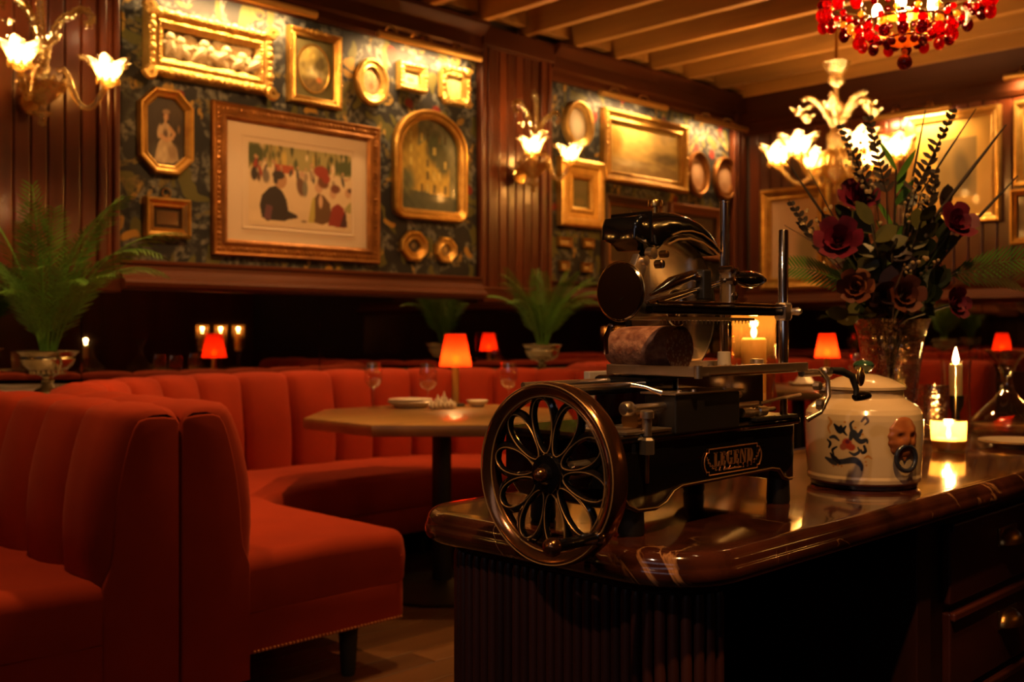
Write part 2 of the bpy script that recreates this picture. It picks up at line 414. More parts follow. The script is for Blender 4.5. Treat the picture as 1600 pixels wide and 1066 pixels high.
# =================================================================== THE ROOM
floor = struct(MB().box(WX-.2, 3.0, -3.4, WY+.2, -.12, -.012).build('floor', M['darkwood'], smooth=False))
plank0 = None
for i in range(22):
    x0 = -4.1 + i*.14
    off = random.uniform(0, 1.3)
    for k in range(4):
        y0 = .2 + k*1.35 - off
        if plank0 is None:
            plank0 = MB().cbox(0, .138, 0, 1.346, -.014, 0, .0025).build('plank', M['plank'], floor, smooth=False); p = plank0
            p.location = (x0, y0, 0)
        else:
            inst(plank0, floor, (x0, y0, 0))
CZ = 3.05
ceiling = struct(MB().box(WX-.2, 3.0, -3.4, WY+.2, CZ+.2, CZ+.3).build('ceiling', M['deck'], smooth=False))
j0 = None
for k in range(-9, 7):
    y = 4.92 + .43*k
    if j0 is None:
        j0 = MB().cbox(WX+.02, 2.9, -.028, .028, CZ, CZ+.2, .005).build('joist', M['joist'], ceiling, smooth=False); j0.location = (0, y, 0)
    else:
        inst(j0, ceiling, (0, y, 0))
# blocking pieces between joists over the left wall
b0 = None
for k in range(-9, 6):
    y = 4.92 + .43*(k+.5)
    if b0 is None:
        b0 = MB().cbox(WX+.02, WX+.10, -.18, .18, CZ+.05, CZ+.19, .004).build('blocking', M['joist'], ceiling, smooth=False); b0.location = (0, y, 0)
    else: inst(b0, ceiling, (0, y, 0))

wall_left = struct(MB().box(WX-.2, WX-.02, -3.4, WY+.2, -.1, CZ+.2).build('wall_left', M['plaster'], smooth=False))
wall_back = struct(MB().box(WX-.2, 3.0, WY+.02, WY+.2, -.1, CZ+.2).build('wall_back', M['plaster'], smooth=False))
wf = struct(MB().box(WX-.2, 3.0, -3.4, -3.2, -.1, 2.0).build('wall_front', M['plaster'], smooth=False))
MB().box(WX-.2, -1.5, -3.4, -3.2, 2.0, CZ+.3).build('wall_head', M['plaster'], wf, smooth=False)
fb = None
for k in range(39):
    x0 = WX + k*.2
    if fb is None:
        fb = MB().cbox(.003, .197, -3.21, -3.18, 0, 2.0, .006).build('board', M['mahog'], wf, smooth=False); fb.location = (x0, 0, 0)
    else: inst(fb, wf, (x0, 0, 0))
    if k < 17: inst(fb, wf, (x0, 0, 1.25))
# transom window over the entrance side, evening light outside
win = struct(MB().box(-1.5, 3.0, -3.36, -3.26, 1.99, 2.06).build('window_1', M['darkwood'], smooth=False))
for x in (-1.5, -.4, .7, 1.8, 2.93): MB().box(x, x+.06, -3.35, -3.27, 2.04, CZ+.2).build('mullion', M['darkwood'], win, smooth=False)
for x in (-1.44, -.34, .76, 1.86): MB().box(x, x+1.04, -3.312, -3.308, 2.06, CZ+.2).build('pane', M['glass'], win, smooth=False)
wall_right = struct(MB().box(2.9, 3.0, -3.4, WY+.2, -.1, CZ+.2).build('wall_right', M['mahog'], smooth=False))
LZ0, LZ1, PZ = 1.322, 1.462, 2.82
P1 = (2.19, 4.53); P2 = (5.18, 7.38)
for y0, y1 in (P1, P2, (-1.0, 1.54)):
    MB().box(WX-.02, WX, y0, y1, LZ1-.02, PZ+.04).build('wallpaper', M['wallpaper'], wall_left, smooth=False)
# smoked mirror panels under the ledge, both walls, with open joints
def mirrors(parent, cuts, axis):
    for a, b in zip(cuts, cuts[1:]):
        m = MB()
        if axis == 'y': m.cbox(WX-.02, WX-.004, a+.0015, b-.0015, .84, LZ0+.02, .0015)
        else: m.cbox(a+.0015, b-.0015, WY+.004, WY+.02, .84, LZ0+.02, .0015)
        m.build('mirror_panel', M['mirror'], parent, smooth=False)
mirrors(wall_left, [-.4, .9, 2.03, 3.35, 4.53, 5.18, 6.3, 7.40, WY], 'y')
mirrors(wall_back, [WX, -3.9, -2.9, -1.9, -.9, .4], 'x')
MB().box(WX-.02, WX, -1, WY, 0, .845).build('dado_panel', M['darkwood'], wall_left, smooth=False)
MB().box(WX, 2.9, WY, WY+.02, 0, .845).build('dado_panel', M['darkwood'], wall_back, smooth=False)

# tongue-and-groove piers with stepped edge mouldings
def pier(y0, y1, name, left=True, right=True):
    t = struct(MB().box(WX-.02, WX+.012, y0, y1, LZ0, CZ).build(name, M['mahog'], smooth=False))
    ed = .10
    a, b = y0 + (ed if left else 0), y1 - (ed if right else 0)
    n = max(1, round((b-a)/.078)); w_ = (b-a)/n
    brd = None
    for k in range(n):
        if brd is None:
            brd = MB().cbox(WX, WX+.03, .003, w_-.003, LZ0, CZ-.12, .006).build('board', M['mahog'], t, smooth=False); brd.location = (0, a, 0)
        else: inst(brd, t, (0, a + k*w_, 0))
    for side, on in ((0, left), (1, right)):
        if not on: continue
        for q, (o0, o1, pr) in enumerate(((0, .03, .055), (.032, .058, .042), (.06, .098, .050))):
            e0, e1 = (y0+o0, y0+o1) if side == 0 else (y1-o1, y1-o0)
            MB().cbox(WX, WX+pr, e0, e1, LZ0, CZ-.1, .008).build('moulding', M['mahog'], t, smooth=False)
    MB().cbox(WX, WX+.075, y0-.01, y1+.01, CZ-.13, CZ, .01).build('capital', M['mahog_h'], t, smooth=False)
    MB().cbox(WX, WX+.07, y0, y1, LZ0-.02, LZ0+.08, .01).build('pier_base', M['mahog_h'], t, smooth=False)
    return t
pier(1.54, 2.19, 'trim_1'); pier(4.53, 5.18, 'trim_2'); pier(7.38, WY, 'trim_3', True, False); pier(-3.2, -1.0, 'trim_14', False, True)

def ledge(y0, y1, name):
    prof = [(WX-.01, LZ0), (WX+.085, LZ0), (WX+.105, LZ0+.012), (WX+.11, LZ0+.03), (WX+.10, LZ0+.045), (WX+.08, LZ0+.052),
            (WX+.072, LZ0+.075), (WX+.05, LZ0+.098), (WX+.045, LZ0+.115), (WX+.055, LZ0+.122), (WX+.055, LZ0+.136), (WX+.045, LZ1), (WX-.01, LZ1)]
    return struct(MB().prism(prof, y0, y1, 'y').build(name, M['mahog_h'], smooth=True, ang=30))
ledge(2.19, 4.53, 'trim_4'); ledge(5.18, 7.38, 'trim_5'); ledge(-1.0, 1.54, 'trim_6')
def cornice(y0, y1, name):
    prof = [(WX-.01, PZ), (WX+.03, PZ), (WX+.045, PZ+.02), (WX+.045, PZ+.06), (WX+.065, PZ+.075), (WX+.065, PZ+.15), (WX+.10, PZ+.175), (WX+.13, PZ+.205), (WX+.13, CZ), (WX-.01, CZ)]
    return struct(MB().prism(prof, y0, y1, 'y').build(name, M['mahog_h'], ang=30))
cornice(-1.0, 1.54, 'trim_7'); cornice(2.19, 4.53, 'trim_8'); cornice(5.18, 7.38, 'trim_9')

# back wall: boards, ledge, cornice
bb = None
for k in range(46):
    x0 = WX + .06 + k*.1
    if bb is None:
        bb = MB().cbox(.003, .097, WY-.012, WY+.02, LZ1-.02, 2.76, .006).build('board', M['mahog'], wall_back, smooth=False); bb.location = (x0, 0, 0)
    else: inst(bb, wall_back, (x0, 0, 0))
prof = [(WY+.01, LZ0), (WY-.085, LZ0), (WY-.11, LZ0+.03), (WY-.10, LZ0+.045), (WY-.08, LZ0+.052), (WY-.05, LZ0+.1), (WY-.055, LZ0+.136), (WY-.045, LZ1), (WY+.01, LZ1)]
struct(MB().prism(prof, WX, .4, 'x').build('trim_10', M['mahog_b'], ang=30))
prof = [(WY+.01, 2.75), (WY-.03, 2.75), (WY-.05, 2.78), (WY-.05, 2.84), (WY-.075, 2.86), (WY-.075, 2.95), (WY-.12, CZ), (WY+.01, CZ)]
struct(MB().prism(prof, WX, 2.9, 'x').build('trim_11', M['mahog_b'], ang=30))

# =================================================================== BOOTHS
BX, DEP, HW, RC = -2.74, 1.93, 1.50, 1.20     # front plane, depth, half width, corner radius
DIV = 1.424                                    # wall-to-wall divider line between the near booths
def upath(o):
    """Booth U line offset o inward from the outer shell, as (x, y, inward normal) by arc length; local x: -DEP..0, y: -HW..HW."""
    r = RC - o
    segs = []
    L1 = DEP - RC
    def at(s):
        arc = PI/2*r; L2 = 2*(HW-RC)
        if s <= L1: return (-s, -HW+o), (0, 1)
        s -= L1
        if s <= arc:
            a = s/r if r > 1e-6 else 0
            return (-L1 - r*math.sin(a), -HW+RC - r*math.cos(a)), (math.sin(a), math.cos(a))
        s -= arc
        if s <= L2: return (-DEP+o, -HW+RC+s), (1, 0)
        s -= L2
        if s <= arc:
            a = s/r if r > 1e-6 else 0
            return (-L1 - r*math.cos(a), HW-RC + r*math.sin(a)), (math.cos(a), -math.sin(a))
        s -= arc
        return (-L1 + s, HW-o), (0, -1)
    return at, 2*L1 + PI*r + 2*(HW-RC)
BT = .905
def make_booth(label):
    t = thing('banquette_booth', label, 'booth', (BX, DIV+HW, 0), 0, 'velvet banquette booths along the wall')
    at, Ltot = upath(0.0)
    # inner face profile: (offset from shell, z) from seat to top to shell
    prof = [(.226,.40),(.232,.47),(.237,.54),(.236,.61),(.228,.69),(.214,.76),(.197,.82),(.180,.862),(.167,.884),(.150,.897),(.11,.905),(.055,.905),(.015,.900),(.003,.885)]
    nchan = 22; cw = Ltot/nchan
    for c in range(nchan):
        m = MB(); nt_ = 13; vs = []; fs = []
        qs = [i/(nt_-1) for i in range(nt_)]
        if c == 0: qs = [0, .015, .05, .11, .2, .3] + [.3+.7*i/7 for i in range(1, 8)]
        if c == nchan-1: qs = [.7*i/7 for i in range(7)] + [.7, .8, .89, .95, .985, 1]
        for q in qs:
            s = c*cw + cw*q; p, nn = at(s)
            e = 1-abs(2*q-1)**2.4
            if (c == 0 and q < .5) or (c == nchan-1 and q > .5): e = 1
            er = .065; d_ = min(s, Ltot-s); k_ = er-math.sqrt(max(0, er*er-(er-d_)**2)) if d_ < er else 0
            bl = .060*math.sqrt(max(e, 0)) - .045
            for (o, z) in prof:
                k = min(1, o/.2); up = min(1, max(0, (z-.74)/.15))
                oo = max(.003, o+bl*k*(1-.45*up)-k_*k)
                vs.append((p[0]+nn[0]*oo, p[1]+nn[1]*oo, z + up*(.014*math.sqrt(max(e,0))*min(1, o/.05) - k_*.45)))
        nt_ = len(qs)
        n = len(prof)
        for i in range(nt_-1):
            for j in range(n-1): fs.append((i*n+j, (i+1)*n+j, (i+1)*n+j+1, i*n+j+1))
        m.add(vs, fs); m.build('channel', M['velvet'], t, ang=70)
    # shell behind the channels
    m = MB(); vs = []; fs = []; N_ = 60
    for i in range(N_+1):
        p, nn = at(.05+(Ltot-.1)*i/N_)
        for (o, z) in ((.004, .10), (.004, .85), (.09, .86), (.13, .80), (.15, .10)):
            vs.append((p[0]+nn[0]*o, p[1]+nn[1]*o, z))
    for i in range(N_):
        for j in range(5):
            fs.append((i*5+j, (i+1)*5+j, (i+1)*5+(j+1) % 5, i*5+(j+1) % 5))
    m.add(vs, fs); m.build('back_shell', M['velvet'], t)
    # end caps, one on each arm
    cap = [(.003,.09),(.003,.862),(.012,.878),(.055,.884),(.100,.884),(.122,.876),(.136,.856),(.150,.82),(.166,.76),(.180,.69),(.189,.61),(.194,.54),(.200,.49),(.212,.46),(.222,.43),(.222,.09)]
    for sg in (-1, 1):
        poly = [(sg*(HW-o), z) for o, z in cap]
        MB().prism(poly, -.03, .003, 'x', .006, 3).build('end_cap', M['velvet'], t, ang=60)
    # seat cushion and base follow the same line
    def band(name, o0, o1, z0, z1, r, mt, mid=.0):
        m = MB(); vs = []; fs = []; N_ = 64
        s0, s1 = 0, Ltot
        prof2 = [(o0, z0), (o1-.006, z0), (o1, z0+.008), (o1+mid, (z0+z1)/2), (o1, z1-r)]
        for k in range(1, 6):
            a = PI/2*k/5; prof2.append((o1-r+r*math.cos(a), z1-r+r*math.sin(a)))
        prof2 += [((o0+o1)/2, z1+.008), (o0, z1)]
        n = len(prof2)
        er = .05
        es = [0, .002, .007, .015, .027, .04, er]; ss = es + [er+(Ltot-2*er)*i/N_ for i in range(1, N_)] + [Ltot-e for e in es[::-1]]
        for s in ss:
            p, nn = at(s); e = min(s, Ltot-s); k = er-math.sqrt(max(0, er*er-(er-e)**2)) if e < er else 0
            for (o, z) in prof2: vs.append((p[0]+nn[0]*(o-k*(o > .5)), p[1]+nn[1]*(o-k*(o > .5)), z-(k if r > .02 and z > (z0+z1)/2+.001 else 0)))
        N_ = len(ss)-1
        for i in range(N_):
            for j in range(n): fs.append((i*n+j, (i+1)*n+j, (i+1)*n+(j+1) % n, i*n+(j+1) % n))
        fs.append(tuple(range(n))); fs.append(tuple(range(N_*n, N_*n+n))[::-1])
        m.add(vs, fs); return m.build(name, mt, t, ang=50)
    band('seat_cushion', .215, .83, .287, .455, .045, M['velvet'], .006)
    band('seat_base', .215, .825, .165, .284, .006, M['velvet'])
    # nail trim along the hem
    m = MB()
    for sg in (-1, 1):
        for k in range(42):
            m.ball((.004, sg*(HW-.235-.555*k/41), .170), .0045, 6, 4)
    tr = m.build('nail_trim', M['rope'], t); tr['kind'] = 'stuff'
    # short dark legs
    leg = None
    for (x, y) in ((-.06, -HW+.62), (-.06, HW-.62), (-.06, -HW+.12), (-.06, HW-.12), (-DEP+.6, -.5), (-DEP+.6, .5), (-DEP+.2, 0)):
        if leg is None:
            leg = MB().lathe([(.022,0),(.026,.02),(.034,.165)], n=10).build('leg', M['velvet_k'], t); leg.location = (x, y, 0)
        else: inst(leg, t, (x, y, 0))
    return t
booth = make_booth('rust-red channelled velvet booth curving around the octagonal table with the lit lamp')
dup(booth, (BX, DIV-HW, 0), 0, 'rust-red velvet booth cropped at the left edge, back-to-back with the next booth')
dup(booth, (BX, DIV+3*HW, 0), 0, 'farther red velvet booth below the chandelier, mostly hidden behind the slicer')

# plinths that close the gap between two booths and carry the planters
def plinth(yd, name, sides=(1, 1)):
    m = MB(); vs = []; fs = []
    xc = BX - (DEP-RC)
    xs = [xc - .25 - (RC-.25)*k/16 for k in range(17)]
    row = []
    for x in xs:
        g = RC - math.sqrt(max(0, RC*RC - (x-xc)**2)) - .004
        row.append((x, g))
    row += [(BX-DEP-.001, RC-.004), (WX+.001, RC-.004)]
    for z in (.02, .865):
        for x, g in row: vs += [(x, yd-g*sides[0], z), (x, yd+g*sides[1], z)]
    n = len(row)*2
    for i in range(len(row)-1):
        a = 2*i
        fs += [(a, a+1, a+3, a+2), (n+a, n+a+2, n+a+3, n+a+1), (a, a+2, n+a+2, n+a), (a+1, n+a+1, n+a+3, a+3)]
    fs.append((0, n, n+1, 1))
    m.add(vs, fs); return struct(m.build(name, M['marblew'], smooth=False))
plinth(DIV, 'trim_12'); plinth(DIV+2*HW, 'trim_13')

# =================================================================== TABLES
def make_table(loc, label):
    t = thing('octagonal_table', label, 'table', loc, 0, 'octagonal booth tables')
    ir = .555; R = ir/math.cos(PI/8)
    oct_ = [(R*math.cos(PI/8+k*PI/4), R*math.sin(PI/8+k*PI/4)) for k in range(8)]
    MB().prism(oct_, .718, .765, 'z', .008).build('tabletop', M['oak'], t, ang=30)
    MB().lathe([(.045,.02),(.042,.06),(.042,.68),(.06,.70),(.06,.718)], n=20).build('pedestal', M['blackm'], t)
    MB().lathe([(.30,0),(.30,.012),(.27,.022),(.08,.035),(.05,.05)], n=32).build('base', M['blackm'], t)
    return t
T1 = (-3.43, 3.0, 0); T2 = (-3.43, 6.0, 0)
tab = make_table(T1, 'oak-topped octagonal table on a black pedestal inside the near velvet booth')
dup(tab, T2, 0, 'oak-topped octagonal table in the farther booth behind the slicer')

def make_lamp(loc, label):
    t = thing('table_lamp', label, 'lamp', loc, 0, 'red-shaded table lamps')
    MB().lathe([(.046,0),(.046,.008),(.040,.012),(.02,.014)], n=24).build('base', M['blackm'], t)
    MB().lathe([(.019,.012),(.019,.018),(.0165,.022),(.0165,.185),(.019,.188),(.010,.192),(.008,.202)], n=16).build('stem', M['brass_l'], t)
    m = MB(); n = 72; vs = []; fs = []
    for j in range(5):
        q = j/4; R = .076 + (.047-.076)*q
        for k in range(n):
            r = R + (.0022 if k % 2 else -.0022); a = 2*PI*k/n
            vs.append((r*math.cos(a), r*math.sin(a), .188 + .155*q))
    for j in range(4):
        for k in range(n): fs.append((j*n+k, j*n+(k+1) % n, (j+1)*n+(k+1) % n, (j+1)*n+k))
    m.add(vs, fs); sh = m.build('shade', M['shade'], t, smooth=False)
    for z, R in ((.188, .077), (.343, .048)):
        MB().tube([(R*math.cos(2*PI*k/28), R*math.sin(2*PI*k/28), z) for k in range(28)], .0022, 5, closed=True).build('shade_rim', M['rose'], sh)
    MB().ball((0,0,.222), .019, 10, 8, (1,1,1.2)).build('bulb', M['lampbulb'], t)
    return t
lamp1 = make_lamp((-3.72, 3.34, .7652), 'small table lamp with lit red pleated shade on the near octagonal table')
l2 = dup(lamp1, (-3.30, 6.13, .7652), 0, 'small table lamp with lit red shade on the far table behind the crank handle')

# =================================================================== COUNTER
CT = .80                                     # worktop height
CX0, CX1, CY0, CY1 = -1.50, -.85, 1.20, 5.20
def rrect(x0, x1, y0, y1, r, n=8):
    pts = []
    for cx, cy, a0 in ((x1-r, y0+r, -PI/2), (x1-r, y1-r, 0), (x0+r, y1-r, PI/2), (x0+r, y0+r, PI)):
        for k in range(n+1):
            a = a0 + PI/2*k/n; pts.append((cx+r*math.cos(a), cy+r*math.sin(a)))
    return pts
def slab(outline_fn, edge, m):
    """stack of rounded outlines: edge = [(inset, z)...]"""
    vs = []; fs = []; n = None
    for ins, z in edge:
        o = outline_fn(ins); n = len(o); vs += [(x, y, z) for x, y in o]
    for j in range(len(edge)-1):
        for k in range(n): fs.append((j*n+k, j*n+(k+1) % n, (j+1)*n+(k+1) % n, (j+1)*n+k))
    fs.append(tuple(range(n))[::-1]); fs.append(tuple(range((len(edge)-1)*n, len(edge)*n)))
    return m.add(vs, fs)
edge = [(.016, CT-.052), (.004, CT-.046), (.0, CT-.036), (.002, CT-.020), (.0, CT-.016)]
edge = [(.03, CT-.052), (.012, CT-.052), (.004, CT-.047), (.0, CT-.038), (.0, CT-.028), (.0022, CT-.0245), (.0034, CT-.022)]
for k in range(1, 9):
    a = PI/2*k/8; edge.append((.0034 + .020*(1-math.cos(a)), CT-.022 + .022*math.sin(a)))
wt = slab(lambda i: rrect(CX0+i, CX1-i, CY0+i, CY1-i, .13-i, 10), edge, MB()).build('worktop', M['marble'], ang=35)
tag(wt, 'polished red-brown marble worktop with rounded corner under the slicer', 'worktop')

BXa, BXb, BYa = CX0+.055, CX1-.05, CY0+.055      # cabinet body
cab = thing('counter_cabinet', 'dark mahogany counter cabinet with reeded end and open niche', 'cabinet', (BXa, BYa, 0))
bz = CT-.052
cor = .09
body_poly = rrect(BXa, BXb, BYa, 5.1, cor, 8)
def wall_box(name, *a, mt='darkwood'):
    return MB().cbox(*a, .003).build(name, M[mt], cab, smooth=False, world=True)
wall_box('side_panel', BXa, BXa+.02, BYa+cor, 2.12, .08, bz)
wall_box('end_panel', BXa+cor, BXb-cor+.02, BYa+.012, BYa+.03, .08, bz)
wall_box('divider', BXa+.02, BXb-.01, 2.055, 2.12, .08, bz)
wall_box('niche_back', BXa+.02, BXa+.04, BYa+.03, 2.055, .08, bz)
wall_box('niche_floor', BXa+.04, BXb-.01, BYa+.03, 2.055, .08, .11)
wall_box('top_rail', BXa+.04, BXb-.012, BYa+.03, 2.055, bz-.012, bz)
wall_box('low_rail', BXb-.03, BXb-.008, BYa+cor, 2.055, .34, .36, mt='drawer')
wall_box('low_panel', BXb-.03, BXb-.012, BYa+cor, 2.055, .11, .34, mt='drawer')
wall_box('kickboard', BXa+.04, BXb-.05, BYa+.06, 2.10, 0, .08)
# reeds around the near end
path = []
for k in range(9):
    a = PI + PI/2*k/8; path.append((BXa+cor+cor*math.cos(a), BYa+cor+cor*math.sin(a)))
path += [(BXb-cor, BYa)]
for k in range(1, 9):
    a = -PI/2 + PI/2*k/8; path.append((BXb-cor+cor*math.cos(a), BYa+cor+cor*math.sin(a)))
def walk(path, step):
    out = []; acc = 0
    for (x0, y0), (x1, y1) in zip(path, path[1:]):
        L = math.hypot(x1-x0, y1-y0); s = (step-acc) if out else 0
        while s <= L:
            out.append((x0+(x1-x0)*s/L, y0+(y1-y0)*s/L)); s += step
        acc = L-(s-step)
    return out
reed = None
for (x, y) in walk(path, .0195):
    if reed is None:
        reed = MB().lathe([(.0088,.10),(.0088,bz-.03),(.006,bz-.02)], n=10).build('reed', M['darkwood'], cab)
        reed.location = (x-BXa, y-BYa, 0)
    else: inst(reed, cab, (x-BXa, y-BYa, 0))
m = MB(); vs=[]; fs=[]
for (x, y) in path: vs += [(x, y, .08), (x, y, bz)]
for i in range(len(path)-1): fs.append((2*i, 2*i+2, 2*i+3, 2*i+1))
# curved backing sits just inside the reeds
cx_, cy_ = (BXa+BXb)/2, BYa+.2
m.add([(cx_+(p[0]-cx_)*.985, cy_+(p[1]-cy_)*.975, p[2]) for p in vs], fs)
m.build('reed_backing', M['darkwood'], cab, world=True)

dc = thing('drawer_cabinet', 'dark mahogany drawer cabinet with brass cup pulls under the marble', 'cabinet', (BXa, 2.125, 0))
def dbox(name, *a, mt='darkwood', parent=None, b=.003):
    return MB().cbox(*a, b).build(name, M[mt], parent or dc, smooth=False, world=parent is None)
dbox('carcass', BXa, BXb-.025, 2.125, 5.12, .08, bz)
dbox('kickboard', BXa+.04, BXb-.06, 2.13, 5.05, 0, .08)
cup = None
for col, (ya, yb) in enumerate(((2.205, 2.84), (2.905, 3.55), (3.61, 4.26), (4.32, 4.97))):
    for z0, z1 in ((.545, .715), (.357, .527), (.17, .34)):
        dr = dbox('drawer', BXb-.025, BXb-.006, ya, yb, z0, z1, mt='drawer', b=.004)
        MB().cbox(BXb-.008, BXb+.004, ya, yb, z1-.016, z1+.002, .004).build('drawer_lip', M['drawer'], dr, smooth=False).matrix_basis = dc.matrix_basis.inverted()
        yc, zc = (ya+yb)/2, (z0+z1)/2+.012
        if cup is None:
            q = MB(); vs = []; fs = []; nu, nv = 14, 8      # half-dome cup pull
            for j in range(nv+1):
                for i in range(nu+1):
                    a = PI*i/nu; b_ = PI/2*j/nv
                    vs.append((.030*math.sin(a)*math.cos(b_)+.0, -.052*math.cos(a)*math.cos(b_*.9), .034*math.sin(b_)-.008+.0))
            for j in range(nv):
                for i in range(nu): fs.append((j*(nu+1)+i, j*(nu+1)+i+1, (j+1)*(nu+1)+i+1, (j+1)*(nu+1)+i))
            q.add(vs, fs); q.add([(x*.94, y*.94, z*.94-.001) for x, y, z in vs], [f[::-1] for f in fs])
            q.cbox(-.002, .002, -.056, .056, -.012, .030, .001)
            cup = q.build('cup_pull', M['brass_d'], dr); cup['label'] = 'aged brass cup pull'
        else:
            c = inst(cup, dr); 
        (cup if col == 0 and z0 == .545 else c).location = (BXb-.004-BXa, yc-2.125, zc)

# =================================================================== MEAT SLICER (axes follow the counter)
sl = thing('meat_slicer', 'black vintage flywheel meat slicer with gold pinstripes on the marble counter', 'slicer', (-1.12, 1.48, CT))
def sp(mb, name, mt, parent=None, ang=40, smooth=True):
    mb.xf(sl.matrix_basis.inverted())
    o = bpy.data.objects.new(name, mb.mesh(name, M[mt], smooth, ang)); COL.objects.link(o); o.parent = parent or sl; return o
FX, RX = -1.01, -1.25          # front and rear faces of the base
base_poly = [(1.232,.951),(1.232,.878),(1.246,.868),(1.262,.848),(1.285,.838),(1.335,.836),(1.358,.843),(1.378,.858),(1.40,.864),
             (1.55,.866),(1.675,.867),(1.70,.863),(1.715,.848),(1.73,.843),(1.752,.843),(1.756,.90),(1.756,.951)]
base = sp(MB().prism(base_poly, RX, FX, 'x', .006, 3), 'base', 'black', ang=35)
ln = [(FX+.0015, y, z+.006) for y, z in base_poly[2:15]]
sp(MB().tube(ln, .0011, 5), 'pinstripe', 'pin', base)
sp(MB().cbox(RX-.006, FX+.008, 1.222, 1.765, .948, .962, .005), 'base_top', 'black', base, smooth=False)
for (x, y) in ((FX-.025, 1.30), (FX-.025, 1.738), (RX+.025, 1.30), (RX+.025, 1.738)):
    sp(MB().lathe([(.020,CT),(.022,CT+.006),(.020,CT+.05)], (x, y, 0), 14), 'foot', 'blackm')
# plaque with the name
PY, PZc = 1.5475, .9005
pq = [(-.066,.0215),(-.074,.0215),(-.074,.016),(-.081,.016),(-.0865,.008),(-.088,0),(-.0865,-.008),(-.081,-.016),(-.074,-.016),(-.074,-.0215),
      (.074,-.0215),(.074,-.016),(.081,-.016),(.0865,-.008),(.088,0),(.0865,.008),(.081,.016),(.074,.016),(.074,.0215)]
pq = pq[1:]
plq = sp(MB().prism([(PY+a, PZc+b) for a, b in pq], FX, FX+.0022, 'x', 0), 'name_plaque', 'black', ang=20)
sp(MB().tube([(FX+.0024, PY+a, PZc+b) for a, b in pq], .0012, 5, closed=True), 'plaque_border', 'logo', plq)
LH = .024
def letters():
    P = {}
    def r(x0, x1, z0, z1): return [(x0,z0),(x1,z0),(x1,z1),(x0,z1)]
    P['L'] = (.0175, [r(.002,.0075,0,LH), r(0,.0095,0,.0014), r(0,.0095,LH-.0014,LH), r(.0075,.0150,0,.0014), [(.0120,0),(.0150,0),(.0158,.009),(.0148,.009)]])
    P['E'] = (.0180, [r(.002,.0078,0,LH), r(0,.0140,0,.0014), r(0,.0140,LH-.0014,LH), r(.0078,.0112,.0112,.0126), r(.0104,.0116,.0075,.0163),
                      [(.0120,0),(.0142,0),(.0152,.0080),(.0142,.0080)], [(.0120,LH),(.0142,LH),(.0148,LH-.007),(.0138,LH-.007)]])
    def arc(cx, cz, rx, rz, tx, tz, a0, a1, n=12):
        o = []; i = []
        for k in range(n+1):
            a = a0+(a1-a0)*k/n
            o.append((cx+rx*math.cos(a), cz+rz*math.sin(a))); i.append((cx+(rx-tx)*math.cos(a), cz+(rz-tz)*math.sin(a)))
        return [[o[k], o[k+1], i[k+1], i[k]] for k in range(n)]
    P['G'] = (.0200, arc(.0088,LH/2,.0088,LH/2,.0056,.0013,PI*.34,PI*1.72) + [r(.0118,.0162,.0005,.0105), r(.0100,.0178,.0100,.0113), [(.0128,LH-.0075),(.0140,LH-.0075),(.0150,LH),(.0138,LH)]])
    P['N'] = (.0215, [r(.0018,.0032,0,LH), r(0,.0052,0,.0012), [(.0010,LH),(.0068,LH),(.0178,0),(.0160,0),(.0130,0)], r(.0160,.0174,0,LH), r(.0142,.0194,LH-.0012,LH)])
    P['D'] = (.0190, [r(.002,.0078,0,LH), r(0,.0095,0,.0013), r(0,.0095,LH-.0013,LH)] + arc(.0082,LH/2,.0098,LH/2,.0056,.0013,-PI/2,PI/2))
    return P
LT = letters(); word = 'LEGEND'
tot = sum(LT[c][0] for c in word) + .0012*5; cur = PY - tot/2
for c in word:
    m = MB()
    for poly in LT[c][1]: m.prism([(cur+a, PZc-.0085+b) for a, b in poly], FX+.002, FX+.0036, 'x')
    sp(m, 'letter_' + c.lower(), 'logo', plq, smooth=False); cur += LT[c][0]+.0012
# laurel sprays on both sides of the plaque and the small script line below the name
for sg in (-1, 1):
    m = MB()
    for k in range(8):
        q = k/7; a = PI*(1.02-.52*q)
        bx = PY - sg*(.080-.052*q*q-.012*q); bz_ = PZc + .004 - .0215*math.sin(PI/2*min(1, q*1.25)) + .002*q
        for d in (-1, 1):
            m.tube([(FX+.0026, bx, bz_), (FX+.003, bx - sg*(-.0018+.002*d*0) - sg*.0024*d*(1-q) + sg*.003*q, bz_+.0042*(1 if d > 0 else .3)+.002*d*q), (FX+.0028, bx+sg*.003*(1-q)*d*-.8, bz_+.0072*(1 if d > 0 else -.2))], [.0004,.0012,.0003], 5)
    sp(m, 'laurel_spray', 'logo', plq)
m = MB(); x = PY-.026
for k, h in enumerate((.0042,.0026,.0036,.0036,.0026,.003,.0024,.0036,.0026,.003,.0036,.0026,.0024)):
    m.tube([(FX+.0026, x, PZc-.0165), (FX+.0026, x+.0012, PZc-.0165+h), (FX+.0026, x+.0026, PZc-.0163)], .00045, 4); x += .0039
sp(m, 'script_line', 'logo', plq)['kind'] = 'stuff'

